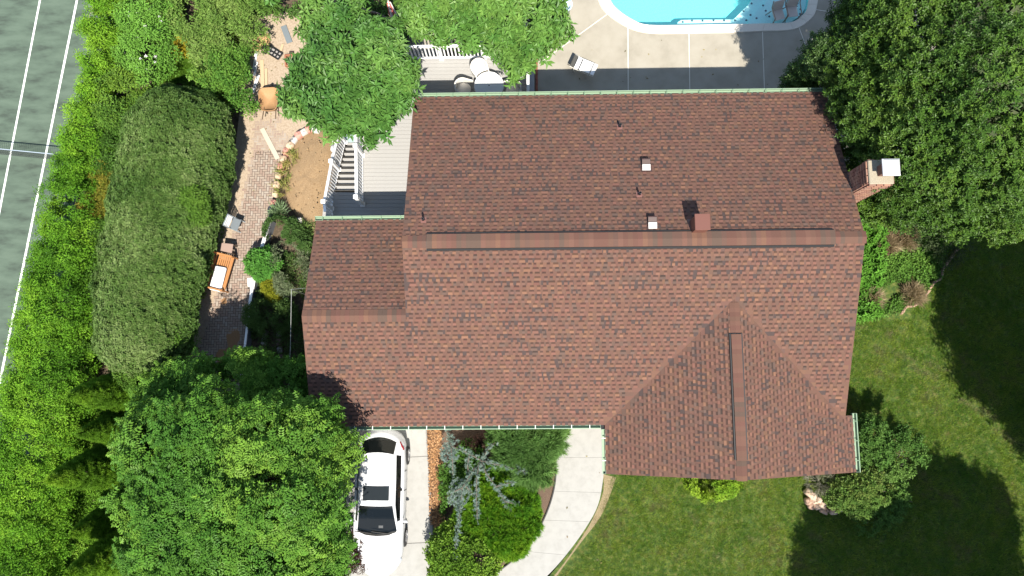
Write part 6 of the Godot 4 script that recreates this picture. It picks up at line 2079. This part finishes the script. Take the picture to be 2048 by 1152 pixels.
	plant("leafy_tree", "darker low tree in shade behind the large feathery-leaved tree", "tree", ground_at(480, 800), [[420, 790, 3.0, 1.2, 1.0], [500, 775, 3.2, 1.2, 1.0], [575, 795, 3.0, 1.1, 1.0], [350, 800, 2.6, 1.1, 0.9], [600, 830, 3.2, 0.7, 0.7]], pin_s, 4600, 0.7, 1.1, tg, {"trunk": 0.09, "gap": 0.2, "depth": 0.5, "per": 5, "clump": 0.3})
	plant("purple_shrub", "purple-leaved shrub beside the white car's front end", "shrub", ground_at(700, 1110), [[692, 1110, 0.7, 0.75, 0.6], [665, 1140, 0.7, 0.8, 0.6]], weed_s, 1100, 0.7, 1.1, [Color(0.05, 0.022, 0.022), Color(0.09, 0.045, 0.035), Color(0.12, 0.09, 0.05)], {"trunk": 0.03, "gap": 0.15})
	plant("purple_shrub", "purple-leaved shrub at the bottom edge under the feathery-leaved tree", "shrub", ground_at(330, 1150), [[300, 1135, 0.6, 0.8, 0.5], [560, 1165, 0.6, 0.8, 0.5]], weed_s, 700, 0.7, 1.1, [Color(0.06, 0.025, 0.025), Color(0.1, 0.06, 0.04)], {"gap": 0.15})

	# --- big-leaved trees over the deck
	var bg := [Color(0.044, 0.122, 0.022), Color(0.070, 0.168, 0.030), Color(0.115, 0.222, 0.046)]
	var bo := {"trunk": 0.11, "gap": 0.4, "depth": 0.6, "up": 0.7, "per": 6, "clump": 0.27, "ripple": 0.22, "material": gloss_m}
	plant("big_leaved_tree", "tree with large pointed leaves overhanging the deck steps", "tree", ground_at(700, 140), [[690, 165, 4.6, 1.2, 0.9], [628, 195, 3.9, 0.9, 0.7], [755, 150, 4.9, 1.0, 0.8], [803, 158, 5.0, 0.42, 0.4], [745, 215, 4.6, 0.7, 0.6], [690, 220, 4.3, 0.7, 0.6], [660, 115, 4.2, 0.9, 0.8], [735, 100, 4.8, 0.9, 0.7], [772, 248, 4.4, 0.32, 0.35], [742, 268, 4.3, 0.28, 0.3], [590, 195, 3.5, 0.4, 0.4], [655, 250, 4.0, 0.42, 0.4], [625, 140, 3.8, 0.5, 0.5], [780, 115, 4.8, 0.55, 0.5], [785, 195, 4.8, 0.45, 0.45], [770, 85, 4.6, 0.5, 0.5]], big_s, 3600, 0.95, 1.35, bg, bo)
	plant("big_leaved_tree", "thin-crowned large-leaved tree at the top with pale bare branches", "tree", ground_at(690, 10), [[612, 30, 3.8, 0.8, 0.7], [660, 5, 4.2, 0.9, 0.7], [645, 70, 3.9, 0.7, 0.6], [705, 40, 4.5, 0.7, 0.6], [785, 85, 4.2, 0.5, 0.5], [590, -30, 4.0, 0.9, 0.7], [820, 60, 4.3, 0.45, 0.4], [735, 70, 4.2, 0.4, 0.4]], big_s, 1300, 0.9, 1.25, bg, {"trunk": 0.11, "gap": 0.05, "depth": 0.6, "up": 0.7, "per": 6, "clump": 0.26, "material": gloss_m})
	plant("big_leaved_tree", "dense large-leaved tree hanging over the round table", "tree", ground_at(960, 40), [[890, 15, 4.8, 1.1, 0.9], [970, 20, 5.4, 1.3, 1.0], [1050, 40, 5.4, 1.1, 0.9], [1040, 95, 5.2, 0.75, 0.7], [1100, 45, 5.0, 0.6, 0.6], [1005, 70, 5.2, 0.6, 0.6], [1050, 135, 4.8, 0.38, 0.35], [1015, 115, 5.0, 0.32, 0.35], [840, 25, 4.4, 0.7, 0.6], [940, -50, 5.2, 1.5, 1.1], [1060, -50, 5.2, 1.4, 1.1], [1024, 152, 4.6, 0.2, 0.2], [1075, 110, 4.9, 0.35, 0.35]], big_s, 4200, 0.85, 1.2, [Color(0.056, 0.142, 0.024), Color(0.088, 0.192, 0.034), Color(0.132, 0.242, 0.048)], {"trunk": 0.14, "gap": 0.55, "depth": 0.5, "up": 0.7, "per": 6, "clump": 0.23, "ripple": 0.2, "material": gloss_m})
	cover("undergrowth", "dark shrubby growth under the trees behind the deck", poly([490, -60, 860, -60, 1060, 0, 1060, 60, 980, 100, 800, 108, 760, 60, 640, 60, 590, 38, 500, 30]), -0.02, 0.6, round_s, 2400, 0.9, 1.4, [Color(0.04, 0.09, 0.02), Color(0.08, 0.16, 0.03)], -0.2)

	# --- evergreens on the right
	var eg := [Color(0.036, 0.088, 0.011), Color(0.058, 0.124, 0.015), Color(0.092, 0.165, 0.022)]
	plant("evergreen_tree", "broad glossy evergreen tree filling the top right behind the chimney", "tree", ground_at(1800, 200), [[1800, 110, 5.6, 2.0, 1.5], [1890, 60, 6.6, 2.2, 1.7], [2000, 40, 7.2, 2.4, 1.8], [1890, 180, 6.8, 2.2, 1.7], [2000, 190, 7.6, 2.3, 1.8], [1800, 230, 5.4, 1.8, 1.5], [1745, 165, 4.8, 1.4, 1.3], [1880, 290, 6.2, 1.9, 1.6], [1980, 310, 6.6, 1.9, 1.6], [1850, 365, 4.4, 1.4, 1.2], [1780, 310, 4.2, 1.2, 1.1], [1785, 20, 5.0, 1.5, 1.3], [2110, 120, 7.4, 2.2, 1.8], [2080, 260, 7.0, 1.9, 1.6], [1840, -80, 6.0, 2.2, 1.8], [2000, -100, 7.2, 2.6, 2.0], [1752, 395, 2.6, 1.0, 0.9], [1920, 400, 4.6, 1.2, 1.0], [1730, 260, 3.6, 1.1, 1.1], [1745, 330, 3.0, 0.9, 1.0], [2010, 400, 5.0, 1.2, 1.0]], gloss_s, 60000, 0.85, 1.35, eg, {"trunk": 0.2, "gap": 0.5, "depth": 0.4, "per": 8, "clump": 0.26, "material": gloss_m})
	plant("evergreen_shrub", "dark evergreen shrub overhanging the terrace corner by the pool", "shrub", ground_at(1680, 150), [[1728, 60, 4.4, 1.15, 1.2], [1655, 120, 3.8, 0.8, 0.9], [1612, 150, 2.6, 0.5, 0.6], [1700, 150, 3.8, 0.9, 0.9], [1632, 152, 2.6, 0.45, 0.5], [1700, 115, 4.8, 1.1, 1.0], [1760, -20, 4.6, 1.3, 1.2], [1668, 82, 3.2, 0.5, 0.6], [1590, 162, 2.0, 0.35, 0.4]], gloss_s, 11000, 0.85, 1.35, [Color(0.030, 0.070, 0.016), Color(0.048, 0.098, 0.020), Color(0.072, 0.130, 0.032)], {"trunk": 0.08, "gap": 0.3, "depth": 0.5, "material": gloss_m, "per": 7, "clump": 0.22})
	# trees below and right of the picture, whose shade lies on the lawn
	plant("evergreen_tree", "tall tree below the picture casting round shade on the lawn", "tree", Vector3(16.5, 0, 11.6), [[1692, 1110, 7.0, 1.55, 1.6], [1790, 1075, 7.5, 1.7, 1.7], [1872, 990, 8.0, 1.15, 1.2], [1935, 1040, 8.0, 1.6, 1.6], [1950, 1130, 7.5, 1.45, 1.6], [1850, 1130, 7.5, 1.9, 1.8], [1700, 1200, 6.5, 1.7, 1.6], [1850, 1230, 6.5, 2.2, 1.8], [1640, 1160, 6.5, 0.8, 0.9], [1760, 1030, 7.0, 0.8, 0.9]], gloss_s, 22000, 1.6, 2.4, eg, {"shade": true, "trunk": 0.25, "gap": 0.0, "depth": 0.6, "low": -0.7, "per": 5, "clump": 0.4})
	plant("evergreen_tree", "tall tree right of the picture darkening the lawn's far side", "tree", Vector3(21.5, 0, 3.0), [[1950, 530, 6.5, 1.5, 1.6], [2005, 600, 6.8, 1.9, 1.8], [1985, 690, 6.5, 1.75, 1.7], [2050, 750, 6.8, 1.7, 1.7], [2110, 820, 6.5, 1.8, 1.7], [2090, 650, 7.2, 2.4, 2.0], [2150, 560, 7.0, 2.5, 2.0], [1935, 620, 6.0, 1.1, 1.2], [1910, 490, 5.8, 1.1, 1.2], [2000, 460, 6.4, 1.6, 1.6], [2200, 720, 7.0, 2.6, 2.2], [2100, 470, 6.6, 2.2, 1.8]], gloss_s, 26000, 1.6, 2.4, eg, {"shade": true, "trunk": 0.25, "gap": 0.0, "depth": 0.6, "low": -0.7, "per": 5, "clump": 0.4})

	# --- ivy bed at the right gable
	cover("ivy", "ivy and creeping ground cover beside the right gable", smooth(poly([1700, 400, 1770, 420, 1850, 440, 1930, 470, 1908, 500, 1880, 550, 1850, 585, 1808, 616, 1770, 628, 1700, 635, 1690, 500]), 3, true), 0.0, 0.28, round_s, 3600, 0.8, 1.3, [Color(0.05, 0.10, 0.02), Color(0.085, 0.185, 0.03), Color(0.12, 0.22, 0.04)], -0.22)
	cover("ivy", "bright broad-leaved ivy hugging the right gable wall", poly([1690, 440, 1760, 440, 1755, 560, 1748, 640, 1680, 640]), 0.1, 0.55, broad_s, 620, 0.8, 1.2, [Color(0.06, 0.16, 0.02), Color(0.1, 0.24, 0.03)], -0.4)
	for q in [[1775, 488, 0.38, "brown dead shrub nearest the roof ridge in the ivy bed"], [1742, 600, 0.42, "straw-coloured dead grass clump by the gable's lower half"], [1828, 590, 0.38, "dry brown clump against the curving kerb"], [1815, 476, 0.4, "small dry tuft beside the evergreen's shade"]]:
		var at := P(q[0], q[1], 0.25)
		var o := thing("dead_shrub", q[3], "shrub", Vector3(at.x, 0, at.z), 0.0, "dead clumps in the ivy bed")
		crown(o, "foliage", grass_s, leaf_m, [[Vector3(0, 0.15, 0), Vector3(q[2], 0.28, q[2])]], 85, 0.6, 1.1, [Color(0.24, 0.17, 0.10), Color(0.34, 0.26, 0.16), Color(0.42, 0.34, 0.22)], {"depth": 0.5, "gap": 0.0, "up": 0.8})
	plant("sprawling_shrub", "thin-branched shrub in shade beyond the curving kerb", "shrub", ground_at(1880, 470), [[1880, 460, 0.9, 0.9, 0.6], [1900, 490, 0.7, 0.8, 0.5], [1850, 440, 0.9, 0.7, 0.5]], weed_s, 320, 0.7, 1.1, [Color(0.05, 0.08, 0.03), Color(0.08, 0.11, 0.05)], {"trunk": 0.035, "gap": 0.0})

	# --- shrubs at the front right corner
	var fg := [Color(0.050, 0.115, 0.022), Color(0.080, 0.160, 0.032), Color(0.115, 0.205, 0.045)]
	plant("rhododendron", "rounded leafy shrub touching the right gutter", "shrub", ground_at(1738, 885), [[1736, 866, 1.4, 0.55, 0.7], [1748, 895, 1.4, 0.52, 0.65], [1726, 905, 1.1, 0.45, 0.5]], gloss_s, 1200, 0.9, 1.4, fg, {"trunk": 0.05, "gap": 0.3, "per": 5, "clump": 0.18})
	plant("rhododendron", "leafy shrub standing farthest out on the lawn", "shrub", ground_at(1800, 900), [[1797, 876, 1.4, 0.5, 0.7], [1808, 915, 1.3, 0.6, 0.65], [1780, 932, 1.0, 0.42, 0.5]], gloss_s, 1200, 0.9, 1.4, fg, {"trunk": 0.05, "gap": 0.2, "per": 5, "clump": 0.18})
	plant("rhododendron", "yellow-tinged leafy shrub over the tan retaining blocks", "shrub", ground_at(1725, 975), [[1700, 985, 1.0, 0.62, 0.55], [1742, 972, 1.2, 0.65, 0.6], [1678, 995, 0.8, 0.4, 0.4], [1720, 1006, 0.9, 0.48, 0.45]], gloss_s, 1800, 0.9, 1.4, [Color(0.055, 0.115, 0.022), Color(0.1, 0.17, 0.034), Color(0.16, 0.2, 0.05)], {"trunk": 0.05, "gap": 0.25})
	plant("leafy_shrub", "shaded low shrub spreading on the dark lawn", "shrub", ground_at(1765, 1005), [[1770, 1005, 0.7, 0.8, 0.5], [1740, 1028, 0.5, 0.7, 0.4], [1800, 990, 0.7, 0.6, 0.5]], gloss_s, 900, 0.8, 1.3, fg, {"trunk": 0.03, "gap": 0.2})
	plant("dry_shrub", "grey twiggy shrub with few leaves under the gable's corner", "shrub", ground_at(1640, 975), [[1640, 966, 0.7, 0.45, 0.4], [1665, 962, 0.7, 0.4, 0.4]], grass_s, 120, 0.5, 0.8, [Color(0.17, 0.16, 0.12), Color(0.26, 0.25, 0.19), Color(0.13, 0.17, 0.06)], {"trunk": 0.03, "gap": 0.0, "depth": 0.7})
	plant("golden_shrub", "golden-green clipped shrub peeking out below the front gable", "shrub", ground_at(1425, 972), [[1408, 958, 0.9, 0.66, 0.7], [1444, 964, 0.9, 0.55, 0.65], [1430, 974, 0.7, 0.45, 0.5]], small_s, 2600, 0.8, 1.3, [Color(0.085, 0.18, 0.014), Color(0.145, 0.26, 0.02), Color(0.22, 0.33, 0.03)], {"gap": 0.1, "depth": 0.35, "low": -0.8})

	# --- front bed
	plant("pine_shrub", "soft feathery pine shrub in the bed corner by the walk", "shrub", ground_at(1055, 895), [[1050, 885, 1.05, 1.15, 0.85], [1085, 870, 1.0, 0.8, 0.7], [1060, 925, 0.9, 0.85, 0.7], [1035, 860, 1.0, 0.7, 0.7]], feather_s, 4200, 0.9, 1.4, [Color(0.11, 0.22, 0.058), Color(0.16, 0.29, 0.078), Color(0.23, 0.36, 0.10)], {"trunk": 0.05, "gap": 0.5, "depth": 0.4, "ripple": 0.3})
	plant("cypress_shrub", "wide bright yellow-green threadleaf shrub in the front bed", "shrub", ground_at(1005, 1040), [[985, 1005, 0.85, 0.95, 0.7], [1030, 1010, 0.8, 0.8, 0.65], [1000, 1060, 0.8, 0.95, 0.65], [1040, 1050, 0.7, 0.7, 0.55], [955, 1040, 0.8, 0.75, 0.6], [990, 960, 0.9, 0.6, 0.6], [1025, 1085, 0.55, 0.55, 0.45], [1052, 1030, 0.5, 0.5, 0.5]], scale_s, 9000, 1.0, 1.7, [Color(0.070, 0.20, 0.018), Color(0.115, 0.28, 0.022), Color(0.21, 0.37, 0.024)], {"trunk": 0.05, "gap": 0.6, "depth": 0.45, "up": 0.5, "ripple": 0.25})
	plant("round_bush", "round light green bush at the bottom between drive and bed", "shrub", ground_at(915, 1110), [[900, 1095, 0.85, 0.8, 0.75], [945, 1110, 0.85, 0.9, 0.75], [905, 1140, 0.8, 0.85, 0.7], [950, 1160, 0.8, 0.8, 0.7], [905, 1065, 0.7, 0.55, 0.6]], round_s, 3600, 0.8, 1.25, [Color(0.07, 0.15, 0.016), Color(0.12, 0.22, 0.024), Color(0.18, 0.28, 0.034)], {"trunk": 0.05, "gap": 0.2})
	plant("leafy_shrub", "low dark green plants along the bark strip", "shrub", ground_at(905, 990), [[898, 940, 0.35, 0.4, 0.35], [902, 985, 0.4, 0.4, 0.35], [908, 1020, 0.45, 0.45, 0.4], [925, 955, 0.5, 0.5, 0.4], [935, 910, 0.5, 0.5, 0.4]], round_s, 1300, 0.7, 1.1, [Color(0.045, 0.115, 0.02), Color(0.085, 0.185, 0.03)], {"gap": 0.1})
	plant("purple_shrub", "dark red-leaved shrub under the front gutter", "shrub", ground_at(955, 870), [[935, 872, 0.5, 0.6, 0.5], [975, 868, 0.5, 0.5, 0.4]], weed_s, 420, 0.7, 1.0, [Color(0.04, 0.02, 0.018), Color(0.07, 0.035, 0.03), Color(0.05, 0.06, 0.03)], {"gap": 0.1})
	var foot := P(963, 925, 0.0)
	var cedar := thing("weeping_cedar", "silvery blue weeping cedar with long arching branches", "conifer", Vector3(foot.x, 0.0, foot.z))
	var arms := [
		[[963, 921, 1.7], [930, 903, 1.9], [902, 892, 1.8], [898, 872, 1.7], [896, 858, 1.6]], [[963, 925, 1.7], [972, 946, 1.9], [993, 975, 1.8], [1010, 1003, 1.6], [1029, 1032, 1.3]],
		[[965, 922, 1.7], [985, 927, 1.9], [1020, 935, 1.8], [1055, 945, 1.6]], [[958, 925, 1.7], [953, 960, 1.8], [953, 1000, 1.7], [955, 1042, 1.5]],
		[[950, 935, 1.7], [925, 975, 1.8], [921, 1012, 1.7], [915, 1062, 1.6], [909, 1106, 1.5], [908, 1134, 1.4]], [[993, 973, 1.8], [1010, 968, 1.8], [1027, 964, 1.7]],
		[[902, 892, 1.8], [888, 905, 1.6], [884, 918, 1.4]], [[925, 975, 1.8], [905, 985, 1.6], [898, 1005, 1.4]], [[965, 918, 1.7], [975, 900, 1.8], [990, 885, 1.7]], [[902, 895, 1.8], [905, 925, 1.7], [906, 950, 1.5]],
		[[1010, 1003, 1.6], [1030, 1008, 1.5], [1037, 1009, 1.4]], [[940, 905, 1.85], [935, 930, 1.6], [938, 955, 1.4]], [[930, 970, 1.8], [942, 985, 1.7], [956, 992, 1.6]]]
	var tr := Geo.new(true)
	tr.tube([Vector3(0, -0.1, 0), Vector3(0.08, 0.8, 0.0), P(963, 922, 1.75) - cedar.position], [0.08, 0.06, 0.035], 8)
	part("trunk", tr.done(), bark_m, cedar)
	for a in arms:
		var pts := []
		for q in a:
			pts.append(P(q[0], q[1], q[2]) - cedar.position)
		var g := Geo.new(true)
		g.tube(pts, [0.026, 0.02, 0.014, 0.009, 0.006], 5)
		var br := part("branch", g.done(), bark_m, cedar)
		var wh := []
		var co := []
		for k in pts.size() - 1:
			var n := int((pts[k + 1] - pts[k]).length() * 42.0)
			for j in n:
				var p: Vector3 = pts[k].lerp(pts[k + 1], float(j) / n)
				var off := Vector3(rng.randfn(0, 0.05), rng.randfn(-0.02, 0.04), rng.randfn(0, 0.05))
				wh.append(Transform3D(Basis(Vector3(rng.randf_range(-1, 1), 0.2, rng.randf_range(-1, 1)).normalized(), rng.randf() * 2.0).scaled(Vector3.ONE * rng.randf_range(0.7, 1.25)), p + off))
				co.append(pick([Color(0.24, 0.33, 0.29), Color(0.31, 0.40, 0.36), Color(0.19, 0.28, 0.23)], 0.15))
		kind(many("foliage", silver_s, leaf_m, wh, co, br), "stuff")
	crown(cedar, "foliage", silver_s, leaf_m, [[P(965, 918, 1.7) - cedar.position, Vector3(0.5, 0.25, 0.45)], [P(903, 900, 1.6) - cedar.position, Vector3(0.4, 0.25, 0.45)], [P(918, 985, 1.4) - cedar.position, Vector3(0.4, 0.25, 0.6)]], 420, 0.7, 1.2, [Color(0.2, 0.28, 0.26), Color(0.3, 0.37, 0.36)], {"depth": 0.6, "gap": 0.1})

	# --- side garden between path and house
	plant("green_plant", "bright green broad-leaved plant spilling over the white wall", "plant", ground_at(532, 535), [[527, 528, 0.7, 0.55, 0.4]], broad_s, 420, 0.7, 1.1, [Color(0.05, 0.155, 0.025), Color(0.085, 0.22, 0.035)], {"gap": 0.0, "up": 0.8})
	plant("silver_shrub", "grey-green fine-leaved shrub in the middle of the side garden", "shrub", ground_at(578, 545), [[572, 525, 0.6, 0.75, 0.5], [590, 550, 0.6, 0.6, 0.5], [575, 565, 0.5, 0.5, 0.4]], weed_s, 1300, 0.6, 0.95, [Color(0.09, 0.13, 0.06), Color(0.15, 0.19, 0.10), Color(0.19, 0.22, 0.13)], {"gap": 0.1})
	plant("yellow_plant", "lemon-yellow leafy plant beside the low wall", "plant", ground_at(540, 575), [[540, 570, 0.45, 0.32, 0.3], [548, 590, 0.4, 0.25, 0.25]], weed_s, 260, 0.5, 0.8, [Color(0.15, 0.20, 0.02), Color(0.30, 0.29, 0.025)], {"gap": 0.0, "up": 0.8})
	plant("leafy_shrub", "dark green shrub at the top of the side garden", "shrub", ground_at(565, 475), [[555, 460, 0.55, 0.5, 0.45], [580, 465, 0.55, 0.5, 0.45], [560, 490, 0.55, 0.55, 0.45], [595, 490, 0.5, 0.5, 0.45], [548, 500, 0.5, 0.35, 0.4]], small_s, 2300, 0.8, 1.3, [Color(0.04, 0.085, 0.022), Color(0.075, 0.14, 0.035)], {"gap": 0.15})
	plant("spiky_plant", "pale-leaved spiky plant at the blue pot", "plant", ground_at(560, 427), [[557, 424, 0.35, 0.25, 0.25]], blade_s, 26, 0.6, 0.9, [Color(0.13, 0.22, 0.08), Color(0.25, 0.33, 0.2)], {"gap": 0.0, "up": 1.5})
	plant("spiky_plant", "small spiky green plant beside the white stone block", "plant", ground_at(608, 462), [[606, 462, 0.35, 0.3, 0.2]], blade_s, 30, 0.6, 0.9, [Color(0.1, 0.17, 0.04), Color(0.18, 0.26, 0.08)], {"gap": 0.0, "up": 1.2})
	for q in [[581, 318, "strap-leaved plant uppermost of three at the stone edging"], [572, 345, "strap-leaved plant in the middle of three at the stone edging"], [566, 378, "strap-leaved plant lowest of three at the stone edging"]]:
		plant("strap_leaved_plant", q[2], "plant", ground_at(q[0], q[1]), [[q[0], q[1], 0.2, 0.3, 0.2]], blade_s, 14, 0.55, 0.85, [Color(0.13, 0.20, 0.04), Color(0.20, 0.26, 0.07), Color(0.30, 0.26, 0.08)], {"gap": 0.0, "up": 1.0, "group": "strap-leaved plants at the stone edging"})
	cover("undergrowth", "mixed low plants shading the side garden beside the house", poly([540, 440, 640, 445, 640, 560, 625, 640, 660, 860, 480, 860, 488, 745, 500, 640, 512, 560]), 0.0, 0.35, weed_s, 2600, 0.6, 1.1, [Color(0.035, 0.075, 0.02), Color(0.065, 0.13, 0.03), Color(0.11, 0.16, 0.05)], -0.15)
	plant("leafy_shrub", "shaded green bush against the lower end of the white wall", "shrub", ground_at(520, 630), [[515, 630, 0.6, 0.5, 0.45], [540, 650, 0.6, 0.45, 0.4], [565, 630, 0.7, 0.5, 0.45]], ivy_s, 900, 0.7, 1.1, [Color(0.05, 0.1, 0.025), Color(0.09, 0.15, 0.035)], {"gap": 0.1})
	# bare twig lying over the court's edge
	var tw := P(187, 22, 0.5)
	var twig := thing("bare_branch", "bare forked branch reaching over the court near the top", "branch", Vector3(tw.x, 0.4, tw.z))
	var bgm := Geo.new(true)
	bgm.tube([Vector3(0.05, 0.2, -0.6), Vector3(-0.05, 0.15, 0.0), Vector3(-0.25, 0.0, 0.3), Vector3(-0.28, -0.3, 0.55)], [0.014, 0.012, 0.008, 0.004], 5)
	bgm.tube([Vector3(-0.05, 0.15, 0.0), Vector3(0.05, 0.1, 0.25), Vector3(0.1, 0.05, 0.4)], [0.009, 0.006, 0.003], 5)
	bgm.tube([Vector3(-0.2, 0.05, 0.2), Vector3(-0.1, 0.0, 0.42)], [0.006, 0.003], 5)
	part("twig", bgm.done(), flat_mat("pale_twig", Color(0.3, 0.24, 0.2), 0.9), twig)
